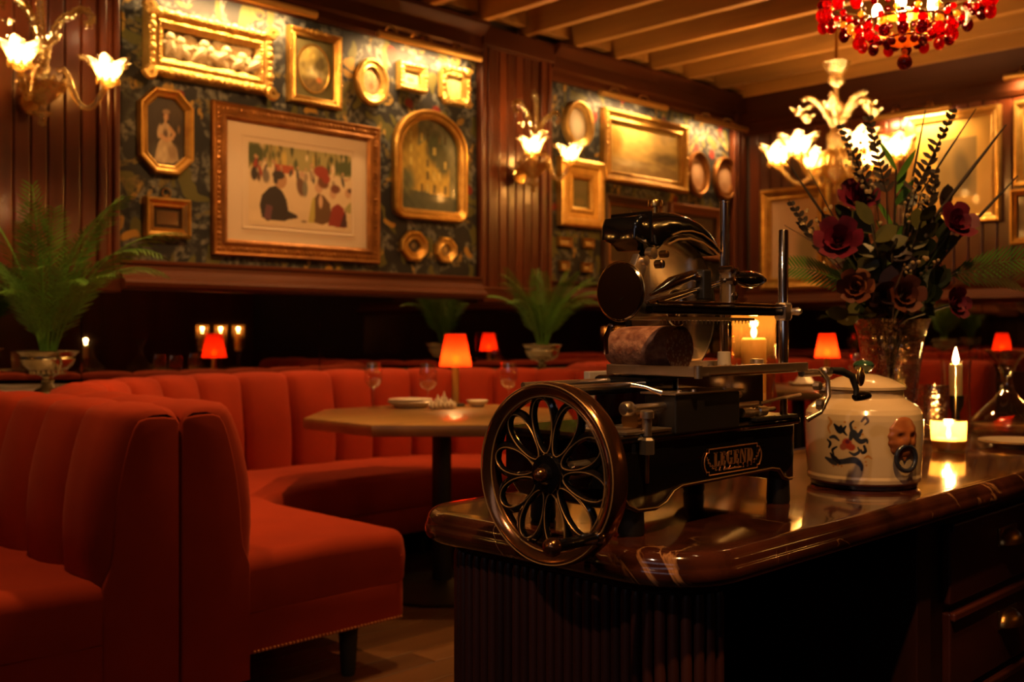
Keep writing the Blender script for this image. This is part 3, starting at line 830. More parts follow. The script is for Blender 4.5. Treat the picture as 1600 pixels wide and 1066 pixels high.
# flywheel
WYc, WXc, WZc, WR = 1.150, -1.068, .908, .1365
wh = sp(MB().lathe([(.117,-.008),(.121,-.014),(.130,-.017),(.1355,-.012),(WR,-.003),(WR,.006),(.1345,.014),(.128,.016),(.120,.012),(.116,.004),(.117,-.008)],
        (WXc, WYc, WZc), 72, 'y', cap=False), 'flywheel', 'bronze_rim', ang=50) if False else None
M['rim'] = mat('bronzed_rim', (.34,.15,.065), .17, .95)
wh = sp(MB().lathe([(.114,-.006),(.119,-.014),(.129,-.018),(.1350,-.013),(WR,-.003),(WR,.008),(.1345,.016),(.128,.018),(.119,.013),(.114,.004),(.114,-.006)],
        (WXc, WYc, WZc), 96, 'y', cap=False), 'flywheel', 'rim', ang=50)
for rr, yy in ((.1155, -.0125), (.1335, -.0165)):
    sp(MB().tube([(WXc+rr*math.cos(2*PI*k/72), WYc+yy, WZc+rr*math.sin(2*PI*k/72)) for k in range(72)], .0012, 5, closed=True), 'rim_line', 'pin', wh)
sp(MB().lathe([(.001,-.02),(.012,-.019),(.016,-.014),(.028,-.012),(.031,-.006),(.031,.008),(.024,.012),(.001,.013)], (WXc, WYc, WZc), 32, 'y'), 'wheel_hub', 'black', wh)
sp(MB().lathe([(.0006,-.034),(.006,-.032),(.0095,-.027),(.0105,-.021),(.0105,-.014)], (WXc, WYc, WZc), 20, 'y'), 'hub_nut', 'rim', wh)
for k in range(10):                         # petal loops
    a = PI/2 + 2*PI*k/10 + .16
    ca, sa = math.cos(a), math.sin(a)
    loop = []; line = []
    for i in range(36):
        t_ = 2*PI*i/36
        rr = .0715 + .0445*math.cos(t_); ww = .0222*math.sin(t_)*(1+.22*math.cos(t_))
        x, z = rr*ca - ww*sa, rr*sa + ww*ca
        loop.append((WXc+x, WYc, WZc+z))
        rr2 = .0715 + .0415*math.cos(t_); ww2 = .0192*math.sin(t_)*(1+.22*math.cos(t_))
        line.append((WXc+rr2*ca-ww2*sa, WYc-.0062, WZc+rr2*sa+ww2*ca))
    pt = sp(MB().tube(loop, .0062, 8, closed=True), 'petal_spoke', 'black', wh)
    sp(MB().tube(line, .0009, 5, closed=True), 'petal_line', 'pin', pt)
# crank grip on the wheel
gx, gz = WXc+.106, WZc-.079
gr = sp(MB().lathe([(.006,-.016),(.0085,-.020),(.0085,-.10),(.0075,-.104)], (gx, WYc, gz), 16, 'y'), 'wheel_grip', 'black', wh)
sp(MB().lathe([(.0075,-.103),(.0125,-.106),(.0135,-.112),(.0115,-.119),(.006,-.123),(.0006,-.124)], (gx, WYc, gz), 18, 'y'), 'grip_end', 'rim', gr)
sp(MB().lathe([(.010,-.012),(.011,-.018),(.009,-.024)], (gx, WYc, gz), 16, 'y'), 'grip_collar', 'chrome', gr)
sp(MB().lathe([(.014,.01),(.014,.10)], (WXc, WYc, WZc), 16, 'y'), 'axle', 'bsteel')

# body column and moving carriage
sp(MB().cbox(-1.20, -1.075, 1.40, 1.72, .955, 1.044, .008), 'column', 'black', smooth=False)
sp(MB().cbox(-1.072, -1.068, 1.47, 1.74, .975, 1.04, .001), 'side_plate', 'chrome', smooth=False)
car = sp(MB().cbox(-1.062, -.998, 1.368, 1.552, .955, 1.018, .003), 'carriage_box', 'blackm', smooth=False)
sp(MB().cbox(-1.066, -.994, 1.362, 1.558, 1.018, 1.0215, .001), 'box_lid', 'bsteel', car, smooth=False)
for y in (1.39, 1.43, 1.52):
    sp(MB().lathe([(.004,1.0215),(.004,1.025),(.0005,1.026)], (-1.008, y, 0), 8), 'screw', 'bsteel', car)
ks = sp(MB().lathe([(.0062,0),(.0062,.09)], (-1.022, 1.285, 1.0), 12, 'y'), 'thickness_shaft', 'bsteel')
sp(MB().lathe([(.0006,-.022),(.009,-.021),(.0115,-.017),(.0115,-.004),(.009,0),(.007,.004)], (-1.022, 1.285, 1.0), 20, 'y'), 'thickness_knob', 'bsteel', ks)
sp(MB().lathe([(.017,0),(.017,.07)], (-1.05, 1.315, .978), 18, 'y'), 'sleeve', 'brass_d')
vb = sp(MB().lathe([(.0075,.958),(.0075,.985),(.011,.986),(.011,.996),(.0085,.998)], (-1.0, 1.295, 0), 12), 'lock_bolt', 'bsteel')
sp(MB().lathe([(.0125,.930),(.0125,.952),(.009,.956)], (-1.0, 1.295, 0), 6), 'hex_nut', 'bsteel', vb, ang=30)
sp(MB().lathe([(.0025,.885),(.0035,.89),(.0035,.93)], (-1.0, 1.295, 0), 8), 'drip_pin', 'brass_d', vb)
sp(MB().cbox(-1.10, -1.0, 1.245, 1.36, .962, .967, .001), 'index_plate', 'bsteel', smooth=False)
for (x, y0, y1, z, r) in ((-1.03, 1.55, 1.60, 1.008, .006), (-1.02, 1.552, 1.70, .978, .004), (-1.03, 1.555, 1.66, .988, .0065)):
    sp(MB().lathe([(r,0),(r,y1-y0)], (x, y0, z), 12, 'y'), 'guide_rod', 'bsteel')
sp(MB().lathe([(.0085,0),(.0085,.03),(.006,.034),(.006,.05),(.009,.052),(.009,.075)], (-1.01, 1.575, .978), 14, 'y'), 'coupling', 'bsteel')
sp(MB().tube([(-1.0,1.62,.993),(-.995,1.68,1.000),(-.99,1.74,1.004)], .003, 8), 'tie_rod', 'bsteel')
sp(MB().lathe([(.007,.962),(.007,1.0)], (-1.01, 1.715, 0), 12), 'bearing_post', 'brass_d')
sp(MB().cbox(-1.06, -.995, 1.60, 1.74, .962, .968, .001), 'guide_plate', 'blackm', smooth=False)
for (x, z) in ((-1.105, 1.030), (-1.165, 1.034)):
    sp(MB().lathe([(.0055,0),(.0055,.30)], (x, 1.19, z), 12, 'y'), 'slide_rod', 'bsteel')
sp(MB().lathe([(.008,0),(.008,.28)], (-1.135, 1.20, 1.022), 12, 'y'), 'slide_tube', 'blackm')
lv = sp(MB().tube([(-1.06,1.33,1.034),(-1.04,1.345,1.030),(-1.02,1.36,1.021)], [.0045,.003,.006], 10), 'stop_lever', 'chrome')
# product table
tb = sp(MB().cbox(-1.172, -.982, 1.405, 1.752, 1.0475, 1.0515, .001), 'product_table', 'bsteel', smooth=False)
for nm, a in (('table_lip', (-.986,-.980,1.405,1.752,1.046,1.0635)), ('table_lip', (-1.172,-.980,1.403,1.409,1.046,1.0635)), ('table_lip', (-1.174,-1.168,1.405,1.752,1.046,1.0635))):
    sp(MB().cbox(*a, .002), nm, 'bsteel', tb, smooth=False)
sp(MB().lathe([(.0065,1.044),(.0065,1.0645),(.004,1.066)], (-.981, 1.404, 0), 14), 'corner_roll', 'bsteel', tb)
sp(MB().lathe([(.0022,0),(.0022,.27)], (-.977, 1.43, 1.049), 8, 'y'), 'edge_rod', 'chrome', tb)
m = MB()
for k in range(18): m.lathe([(.0011,1.051),(.0009,1.062),(.0001,1.066)], (-1.0-.004*(k % 2), 1.425+.0085*k, 0), 5)
sp(m, 'table_teeth', 'bsteel', tb)['kind'] = 'stuff'
for (x, y) in ((-1.16, 1.42), (-1.16, 1.73)):
    sp(MB().lathe([(.006,.962),(.006,1.047)], (x, y, 0), 10), 'table_post', 'bsteel')
# posts
p1 = sp(MB().lathe([(.0082,1.0515),(.0082,1.370),(.0095,1.371),(.0095,1.3735),(.001,1.374)], (-1.15, 1.732, 0), 20), 'tall_post', 'chrome')
sp(MB().lathe([(.0135,1.0515),(.0125,1.080),(.009,1.081)], (-1.15, 1.732, 0), 16), 'post_foot', 'plastic', p1)
p2 = sp(MB().lathe([(.0092,1.0515),(.0092,1.303),(.008,1.3045),(.0005,1.3045)], (-1.0, 1.697, 0), 20), 'clamp_post', 'chrome')
kn = sp(MB().lathe([(.0045,1.0515),(.0045,1.058),(.0125,1.059),(.0125,1.069),(.010,1.0705)], (-1.035, 1.665, 0), 18), 'table_knob', 'bsteel')
# blade with its plates
BC = (-1.184, 1.620, 1.164)
bl = sp(MB().lathe([(.0006,.004),(.060,.004),(.066,.0025),(.124,.0015),(.1330,-.001),(.124,-.003),(.060,-.004),(.0006,-.004)], BC, 72, 'x'), 'blade', 'steel', ang=25)
sp(MB().lathe([(.0006,.009),(.010,.009),(.014,.006),(.034,.006),(.036,.004)], BC, 28, 'x'), 'blade_hub', 'chrome', bl)
sp(MB().lathe([(.131,-.004),(.138,-.003),(.138,-.012),(.11,-.018),(.0006,-.018)], BC, 64, 'x', cap=False), 'blade_guard', 'blackm')
sp(MB().cbox(-1.245, -1.204, 1.56, 1.69, 1.0, 1.22, .008), 'blade_arm', 'black', smooth=False)
cov = [(1.4616,1.2849),(1.4627,1.3094),(1.4683,1.3239),(1.5017,1.3322),(1.5429,1.3372),(1.5819,1.3389),(1.6209,1.3361),(1.6599,1.3261),(1.6933,1.3105),(1.7178,1.2904),(1.7278,1.2737),
       (1.7189,1.2670),(1.6955,1.2793),(1.6599,1.2916),(1.6209,1.2971),(1.5819,1.2938),(1.5540,1.2826),(1.5318,1.2682),(1.5039,1.2670),(1.4905,1.2782)]
cv = sp(MB().prism(cov, -1.238, -1.150, 'x', .012, 4), 'blade_cover', 'black', ang=50)
sp(MB().tube([(-1.149, y, z) for y, z in ((1.5652,1.2966),(1.5930,1.3049),(1.6264,1.3077),(1.6599,1.3038),(1.6933,1.2916),(1.7211,1.2748))], .0016, 6), 'cover_line', 'pin', cv)
sp(MB().tube([(-1.149, y, z) for y, z in ((1.5507,1.2782),(1.5819,1.2893),(1.6209,1.2932),(1.6599,1.2882),(1.6955,1.2760),(1.7156,1.2659))], .002, 6), 'cover_rim', 'pin', cv)
sp(MB().cbox(-1.241, -1.147, 1.4978, 1.5033, 1.2782, 1.3356, .002), 'cover_band', 'black', cv, smooth=False)
ck = sp(MB().lathe([(.007,1.3361),(.007,1.3517),(.0134,1.3523),(.014,1.3629),(.013,1.3645)], (-1.195, 1.5730, 0), 20), 'cover_knob', 'brass', cv)
# sharpener linkage under the cover
for (c, r, s_) in (((-1.1474,1.4983,1.2593), .011, 'bsteel'), ((-1.1419,1.5150,1.2403), .008, 'chrome'), ((-1.1474,1.4761,1.2448), .009, 'bsteel'), ((-1.1419,1.5284,1.2593), .007, 'brass_d')):
    sp(MB().lathe([(.0005,-.008),(r,-.007),(r,.007),(.0005,.008)], c, 10, 'x'), 'sharpener_nut', s_)
sp(MB().prism([(1.4393,1.2147),(1.4649,1.2570),(1.4850,1.2336),(1.4761,1.2047)], -1.164, -1.147, 'x', .003), 'sharpener_bracket', 'bsteel')
# slice deflector disc at the wheel end
dd = sp(MB().lathe([(.0006,-.003),(.03,-.003),(.0435,-.003),(.0455,-.0005),(.0455,.0015),(.0006,.002)], (-1.032, 1.270, 1.182), 48, 'y'), 'deflector_disc', 'chrome', ang=15)
sp(MB().lathe([(.0465,-.001),(.0478,0),(.0465,.002)], (-1.032, 1.270, 1.182), 48, 'y', cap=False), 'disc_edge', 'brass', dd)
sp(MB().tube([(-1.032,1.272,1.175),(-1.025,1.285,1.165),(-1.015,1.30,1.158),(-1.01,1.31,1.153)], [.009,.010,.009,.007], 10), 'disc_mount', 'blackm', dd)
sp(MB().tube([(-1.045,1.262,1.19-.06),(-1.06,1.268,1.11),(-1.065,1.275,1.085)], .004, 8), 'disc_stay', 'chrome', dd)
# meat gripper arm, clamp and handle
arm = sp(MB().cbox(-1.010, -.992, 1.30, 1.70, 1.1475, 1.1635, .004), 'gripper_arm', 'black', smooth=False)
sp(MB().tube([(-.991,1.31,1.166),(-.989,1.50,1.167),(-.990,1.69,1.166)], .0025, 8), 'arm_rib', 'chrome', arm)
sp(MB().lathe([(.013,1.140),(.016,1.145),(.016,1.168),(.013,1.172)], (-1.0, 1.697, 0), 8), 'arm_clamp', 'bsteel', arm, ang=30)
sp(MB().lathe([(.006,0),(.0075,.012),(.004,.018)], (-.985, 1.703, 1.156), 8, 'x'), 'clamp_screw', 'bsteel', arm)
gp = sp(MB().cbox(-1.075, -.998, 1.325, 1.60, 1.1385, 1.1435, .001), 'gripper_plate', 'bsteel', smooth=False)
m = MB()
for k in range(24): m.lathe([(.0015,0),(.0001,-.007)], (-1.0, 1.335+.0108*k, 1.1385), 4)
sp(m, 'gripper_teeth', 'bsteel', gp)['kind'] = 'stuff'
rod = sp(MB().tube([(-1.015,1.315,1.160),(-1.01,1.40,1.180),(-1.005,1.49,1.2),(-1.0,1.535,1.212)], [.0085,.0065,.004,.004], 12), 'gripper_rod', 'chrome')
sp(MB().tube([(-1.02,1.33,1.178),(-1.015,1.38,1.198),(-1.01,1.43,1.213),(-1.008,1.455,1.214)], [.003,.011,.008,.004], 12), 'rod_fork', 'chrome', rod)
sp(MB().cbox(-1.012, -.994, 1.44, 1.462, 1.172, 1.222, .003), 'tee_bar', 'blackm', rod, smooth=False)
sp(MB().lathe([(.006,0),(.0075,.008),(.0075,.016),(.004,.02)], (-1.006, 1.425, 1.209), 12, 'y'), 'tee_screw', 'chrome', rod)
sp(MB().lathe([(.006,.01),(.0075,.016),(.0065,.02),(.011,.035),(.0150,.058),(.0150,.078),(.0115,.10),(.006,.112),(.0006,.115)], (-1.0, 1.515, 1.211), 20, 'y'), 'black_grip', 'black', rod)
sp(MB().lathe([(.0005,.113),(.006,.1125),(.005,.118),(.0005,.12)], (-1.0, 1.515, 1.211), 14, 'y'), 'grip_cap', 'chrome', rod)
cl = sp(MB().cbox(-1.012, -.990, 1.512, 1.528, 1.160, 1.225, .004), 'rod_clamp', 'bsteel', smooth=False)
for (dy, dz, r) in ((-.004,.064,.007),(.012,.062,.006),(.003,.045,.008),(.006,.02,.007)):
    sp(MB().lathe([(.0005,-.014),(r,-.012),(r,.012),(.0005,.014)], (-.998, 1.515+dy, 1.160+dz), 8, 'x'), 'clamp_bolt', 'chrome', cl)
# feed crank at the far end
fc = sp(MB().lathe([(.007,0),(.007,.075),(.010,.077),(.010,.10),(.007,.102)], (-.985, 1.735, 1.043), 14, 'y'), 'feed_shaft', 'bsteel')
sp(MB().tube([(-.97,1.775,1.050),(-.962,1.790,1.030),(-.958,1.785,1.0),(-.962,1.765,.972),(-.98,1.745,.958)], [.004,.005,.0045,.004,.006], 10), 'feed_lever', 'bsteel', fc)
sp(MB().tube([(-.955,1.79,1.048),(-.945,1.812,1.046),(-.935,1.832,1.036),(-.930,1.838,1.012),(-.930,1.836,1.0)], [.006,.0075,.007,.0055,.0055], 12), 'crank_arm', 'blackm', fc)
kb = sp(MB().ball((-.921,1.838,1.036), .0145, 16, 12, (.45,.7,1.25)), 'crank_knob', 'brass', fc)
hg = sp(MB().lathe([(.006,0),(.0085,.004),(.0085,.05),(.007,.054)], (-.930, 1.832, .998), 16, 'y'), 'crank_grip', 'black', fc)
for (x, y, z, r) in ((-.965,1.77,.985,.010),(-.975,1.80,1.01,.008),(-.962,1.752,1.02,.008)):
    sp(MB().lathe([(.0005,-.007),(r,-.006),(r,.006),(.0005,.007)], (x, y, z), 8, 'x'), 'feed_nut', 'bsteel', fc)
# receiving tray behind
sp(MB().cbox(-1.30, -1.285, 1.49, 1.66, .962, 1.045, .002), 'receiving_tray', 'marblew', smooth=False)

# salami on the product table
sa = thing('salami', 'cut salami with mottled dark skin lying on the slicer table', 'salami', (-1.14, 1.47, 1.0515))
sx0, sx1, sy, sr = -1.205, -1.052, 1.452, .0385
pr = [(.001,0),(.018,.003),(.030,.012),(.0365,.03),(.0385,.06),(.0385,sx1-sx0)]
MB().lathe(pr, (sx0-sa.location.x, sy-sa.location.y, .0395), 28, 'x', cap=False).build('casing', M['salami_s'], sa)
MB().lathe([(.0384,0),(.0384,.0012),(.0005,.0014)], (sx1-sa.location.x, sy-sa.location.y, .0395), 28, 'x').build('cut_face', M['salami_f'], sa)

# =================================================================== PRINTS AND PAINTED GLAZE
import numpy as np
def paint(W, Z, layers, bg):
    """W, Z arrays of surface coordinates -> colour array; layers drawn in order."""
    C = np.zeros(W.shape + (3,)); C[:] = bg
    def blend(mask, col):
        C[:] = C*(1-mask[..., None]) + np.array(col)*mask[..., None]
    for L in layers:
        k = L[0]
        if k == 'ell':
            _, cx, cz, rx, rz, rot, col, soft = L
            x, z = W-cx, Z-cz; ca, sa_ = math.cos(rot), math.sin(rot)
            a, b = (x*ca+z*sa_)/rx, (-x*sa_+z*ca)/rz
            blend(np.clip((1-np.sqrt(a*a+b*b))/soft, 0, 1), col)
        elif k == 'poly':
            _, pts, col, soft = L
            ins = np.zeros(W.shape, bool); d = np.full(W.shape, 9.)
            for (x0, z0), (x1, z1) in zip(pts, pts[1:]+pts[:1]):
                cond = ((z0 > Z) != (z1 > Z))
                with np.errstate(divide='ignore', invalid='ignore'):
                    xi = (x1-x0)*(Z-z0)/(z1-z0 if z1 != z0 else 1e-9)+x0
                ins ^= cond & (W < xi)
            blend(ins.astype(float), col)
        elif k == 'line':
            _, pts, r, col = L
            d = np.full(W.shape, 9.)
            for (x0, z0, r0), (x1, z1, r1) in zip(pts, pts[1:]):
                dx, dz = x1-x0, z1-z0; ll = dx*dx+dz*dz+1e-12
                t = np.clip(((W-x0)*dx+(Z-z0)*dz)/ll, 0, 1)
                dd = np.hypot(W-(x0+t*dx), Z-(z0+t*dz)) - (r0+(r1-r0)*t)*r
                d = np.minimum(d, dd)
            blend(np.clip(.5-d/(r*.5), 0, 1), col)
        elif k == 'noise':
            _, fx, fz, amp, seed = L
            rg = np.random.RandomState(seed); n = np.zeros(W.shape)
            for _i in range(9):
                n += np.sin(W*fx*rg.uniform(.3, 1.6)*6.28+Z*fz*rg.uniform(-.8, .8)*6.28+rg.uniform(0, 6.28))*np.sin(Z*fz*rg.uniform(.3, 1.6)*6.28+W*fx*rg.uniform(-.8, .8)*6.28+rg.uniform(0, 6.28))
            C[:] = np.clip(C*(1+amp*n[..., None]/3), 0, 1)
    return C
def vgrid(name, mt, P, C, parent, wrap=False):
    nz_, nx_ = P.shape[:2]
    vs = [tuple(map(float, p)) for p in P.reshape(-1, 3)]; fs = []
    for j in range(nz_-1):
        for i in range(nx_ if wrap else nx_-1):
            a = j*nx_+i; b = j*nx_+(i+1) % nx_; fs.append((a, b, b+nx_, a+nx_))
    me = bpy.data.meshes.new(name); me.from_pydata(vs, [], fs)
    at_ = me.color_attributes.new('print', 'FLOAT_COLOR', 'POINT')
    cc = np.concatenate([C.reshape(-1, 3), np.ones((C.size//3, 1))], 1).astype(np.float32)
    at_.data.foreach_set('color', cc.ravel())
    me.polygons.foreach_set('use_smooth', [True]*len(me.polygons)); me.materials.append(mt); me.update()
    o = bpy.data.objects.new(name, me); COL.objects.link(o); o.parent = parent; return o

# =================================================================== ON THE COUNTER
jl = (-1.035, 2.077, CT)
jar = thing('ceramic_jar', 'cream painted ceramic jar with lid, face mask and dark ring', 'jar', jl)
pr = [(.108,.010),(.113,.014),(.1145,.022),(.113,.028),(.1135,.032),(.1165,.07),(.118,.11),(.118,.14),(.1165,.152),(.111,.162),(.100,.171),(.088,.178),(.0815,.183),(.0795,.190),(.0795,.198)]
rr = []
for (r0, z0), (r1, z1) in zip(pr, pr[1:]):
    n = max(1, int((z1-z0)/.0013)); rr += [(r0+(r1-r0)*k/n, z0+(z1-z0)*k/n) for k in range(n)]
rr.append(pr[-1])
NT = 560
R_ = np.array([r for r, z in rr]); Z_ = np.array([z for r, z in rr]); T_ = np.arange(NT)*2*PI/NT
P = np.stack([R_[:, None]*np.cos(T_), R_[:, None]*np.sin(T_), np.repeat(Z_[:, None], NT, 1)], -1)
def wrapd(c): return (T_-math.radians(c)+PI) % (2*PI)-PI
layers_of = []
blue, dkb, red, och = (.030,.036,.060), (.012,.016,.030), (.36,.055,.03), (.45,.22,.06)
def curve(p, n=7):
    out = []
    for i in range(len(p)-1):
        p0, p1, p2, p3 = p[max(0, i-1)], p[i], p[i+1], p[min(len(p)-1, i+2)]
        for k in range(n):
            t = k/n; out.append(tuple(.5*(2*p1[j]+(p2[j]-p0[j])*t+(2*p0[j]-5*p1[j]+4*p2[j]-p3[j])*t*t+(3*p1[j]-p0[j]-3*p2[j]+p3[j])*t**3) for j in range(3)))
    return out+[p[-1]]
def motif(sg):
    def f(p): return curve([(sg*a*1.18, .095+(b-.095)*1.12, c*1.15) for a, b, c in p])
    L = []
    L.append(('ell', sg*.000, .095, .012, .013, 0, red, .3))
    L.append(('ell', sg*.009, .088, .009, .008, .4*sg, red, .3))
    L.append(('ell', sg*-.008, .088, .008, .008, 0, (.30,.08,.05), .3))
    L.append(('ell', sg*.001, .099, .005, .005, 0, (.12,.02,.05), .3))
    L.append(('line', f([(.006,.104,1),(.010,.116,1.5),(.018,.110,1.2),(.024,.120,.7)]), .0032, blue))
    L.append(('line', f([(.010,.110,1),(.022,.100,1.5),(.031,.103,1),(.033,.098,.6)]), .003, blue))
    L.append(('line', f([(.008,.120,1),(.006,.130,.8),(.011,.136,.5)]), .0028, blue))
    L.append(('line', f([(.028,.092,.8),(.030,.083,1),(.025,.080,.9),(.023,.085,.5)]), .0028, dkb))
    L.append(('line', f([(.024,.136,.8),(.030,.143,1),(.034,.136,.9),(.029,.130,.5)]), .0024, (.10,.08,.09)))
    L.append(('line', f([(-.022,.128,.6),(-.012,.118,1.8),(-.010,.126,.6)]), .0034, dkb))
    L.append(('line', f([(-.034,.140,.5),(-.028,.132,1),(-.034,.122,.8),(-.030,.112,.5)]), .0026, och))
    L.append(('line', f([(-.040,.066,.6),(-.024,.060,1.5),(-.008,.062,1.2),(.012,.066,1.5),(.022,.058,1),(.024,.049,.5)]), .0040, blue))
    L.append(('line', f([(-.030,.075,.6),(-.022,.066,1.6),(-.014,.060,1)]), .0032, dkb))
    L.append(('line', f([(-.036,.100,.5),(-.030,.094,1),(-.033,.086,.7)]), .0028, dkb))
    L.append(('line', f([(.004,.080,.5),(.012,.076,1.1),(.020,.082,.9),(.018,.089,.5)]), .0026, blue))
    L.append(('line', f([(-.014,.100,.6),(-.022,.106,1.2),(-.030,.104,.8)]), .0028, blue))
    L.append(('line', f([(-.018,.088,.6),(-.026,.082,1.0),(-.024,.074,.6)]), .0026, dkb))
    L.append(('line', f([(.000,.110,.5),(-.006,.118,1.1),(-.002,.126,.6)]), .0026, dkb))
    L.append(('line', f([(.028,.070,.4),(.034,.074,.9),(.040,.070,.5)]), .0024, och))
    for (a, b) in ((.036,.060),(.037,.053),(-.004,.138),(.016,.128),(.03,.115),(-.02,.05),(-.03,.048),(-.012,.049)):
        L.append(('ell', sg*a, b, .003, .003, 0, och, .5))
    return L
Zg = np.repeat(Z_[:, None], NT, 1)
Cj = np.zeros((len(rr), NT, 3)); Cj[:] = (.56,.43,.26)
for ang, sg in ((-79, 1), (33, -1), (145, 1), (-165, -1)):
    Wg = np.repeat((wrapd(ang)*.117)[None, :], len(rr), 0)
    tmp = paint(Wg, Zg, motif(sg), Cj)
    Cj = np.where((np.abs(Wg) < .065)[..., None], tmp, Cj)
vgrid('jar_body', M['enamel'], P, Cj, jar, wrap=True)
MB().lathe([(.100,0),(.106,.002),(.108,.010)], n=64).build('jar_foot', M['navy'], jar)
lid = MB().lathe([(.080,.199),(.085,.2005),(.0855,.206),(.078,.211),(.055,.222),(.03,.229),(.012,.232)], n=56).build('lid', M['white_j'] if 'white_j' in M else mat('cream_glaze', (.56,.43,.26), .16, Coat_Weight=.5), jar)
MB().lathe([(.010,.230),(.012,.236),(.020,.243),(.022,.250),(.017,.257),(.006,.260),(.0005,.2605)], n=24).build('lid_knob', M['green'], lid)
# sculpted mask with ring
ta = math.radians(-23); nrm = Vector((math.cos(ta), math.sin(ta), 0)); tg = Vector((-math.sin(ta), math.cos(ta), 0))
def onjar(a, z, h): 
    th = ta + a/.117; return ((.1165+h)*math.cos(th), (.1165+h)*math.sin(th), z)
mvs = []; mfs = []; nu_, nv_ = 28, 30
for j in range(nv_+1):
    for i in range(nu_+1):
        a = (i/nu_-.5)*2; b = (j/nv_-.5)*2
        q = max(0, (1-a*a)*(1-b*b))
        h = .012*q**.5
        h += .006*math.exp(-(a*a*40+(b+.08)**2*9))                      # nose
        h += .004*math.exp(-((abs(a)-.35)**2*14+(b-.30)**2*40))          # brows
        h -= .004*math.exp(-((abs(a)-.36)**2*40+(b-.08)**2*60))          # eyes
        h += .003*math.exp(-((abs(a)-.42)**2*14+(b+.28)**2*14))          # cheeks
        h -= .003*math.exp(-(a*a*10+(b+.50)**2*120))                     # mouth
        f = math.sqrt(max(1e-6, 1)) 
        mvs.append(onjar(a*.0375*math.sqrt(max(0, 1-.86*b*b))*(1+.04*math.sin(b*17)), .108+b*.043, h*min(1, q*6)-.0015))
for j in range(nv_):
    for i in range(nu_): mfs.append((j*(nu_+1)+i, j*(nu_+1)+i+1, (j+1)*(nu_+1)+i+1, (j+1)*(nu_+1)+i))
MB().add(mvs, mfs).build('mask_relief', M['mask'], jar)
MB().tube([onjar(.023*math.cos(2*PI*k/36), .068+.025*math.sin(2*PI*k/36), .009) for k in range(36)], .0048, 10, closed=True).build('ring_handle', M['navy'], jar)
MB().prism([(-.007,.005),(0,-.006),(.007,.005)], 0, .004, 'z').xf(Matrix(((tg.x,0,nrm.x,nrm.x*.1165),(tg.y,0,nrm.y,nrm.y*.1165),(0,1,0,.068),(0,0,0,1)))).build('chin_tip', M['mask'], jar)

def flame(t, z, s=1.0):
    MB().lathe([(.0004,0),(.0035*s,.003*s),(.0055*s,.009*s),(.0045*s,.016*s),(.002*s,.025*s),(.0003,.032*s)], (0,0,z), 10).build('flame', M['flame'], t)
M['votive_glass'] = thin_glass('frosted_votive_glass', (.95,.84,.66), .12, (1,.9,.7), .10, .30, (1,.72,.32))
# glass tea light on the marble
vt = thing('votive_candle', 'lit votive candle in a short glass tumbler on the marble counter', 'candle', (-1.155, 2.80, CT), 0)
MB().lathe([(.036,0),(.040,.002),(.044,.03),(.046,.082),(.044,.083),(.0425,.03),(.038,.010),(.001,.009)], n=32, cap=False).build('glass_cup', M['votive_glass'], vt)
MB().lathe([(.001,.0095),(.036,.0105),(.040,.034),(.035,.036),(.001,.035)], n=28).build('wax', M['wax'], vt)
flame(vt, .036, 1.1)
point('votive_light', (0,0,.075), 2.6, CANDLE, .012, vt)
# taper candle in a hurricane glass
tc_ = thing('pillar_candle', 'lit ivory candle on a dark holder inside a clear glass chimney beside the decanter', 'candle', (-1.42, 3.50, CT))
MB().lathe([(.036,0),(.036,.006),(.014,.012),(.012,.05),(.024,.075),(.026,.108)], n=24).build('holder', M['blackm'], tc_)
MB().lathe([(.0205,.104),(.0205,.205),(.018,.212),(.001,.209)], n=20).build('candle', M['wax'], tc_)
MB().lathe([(.046,.001),(.047,.02),(.044,.10),(.046,.20),(.049,.225),(.0475,.225),(.0445,.20),(.0425,.10),(.0455,.02)], n=32, cap=False).build('chimney', M['glass'], tc_)
flame(tc_, .210, 1.8)
point('candle_light', (0,0,.25), 2.2, CANDLE, .012, tc_)
# tall hurricane lantern behind the slicer, copies at the far end of the counter (seen in the wall mirror)
def make_hurricane(loc, label):
    t = thing('hurricane_candle', label, 'candle', loc, 0, 'hurricane candles on the counter')
    MB().lathe([(.045,0),(.045,.008),(.012,.016),(.010,.08),(.016,.12),(.040,.135),(.042,.142)], n=24).build('foot', M['glass'], t)
    MB().lathe([(.030,.145),(.030,.30),(.026,.304),(.001,.302)], n=22).build('candle', M['wax'], t)
    MB().lathe([(.043,.142),(.050,.17),(.055,.25),(.053,.33),(.057,.375),(.055,.375),(.051,.33),(.053,.25),(.048,.17)], n=32, cap=False).build('chimney', M['amberg2'], t)
    flame(t, .304, 1.3)
    point('candle_light', (0,0,.345), 2.0, CANDLE, .012, t)
    return t
M['amberg2'] = thin_glass('warm_chimney_glass', (.95,.84,.66), .03, (1,.9,.7), .05, .03, (1,.6,.2))
hc = make_hurricane((-1.42, 2.27, CT), 'lit candle in a tall glass hurricane behind the slicer posts')
for (x, y, q) in ((-1.22, 4.62, 'leftmost'), (-1.22, 4.80, 'middle one'), (-1.18, 5.00, 'rightmost')):
    dup(hc, (x, y, CT), 0, q + ' of the three hurricane candles glowing in the wall mirror above the booth')
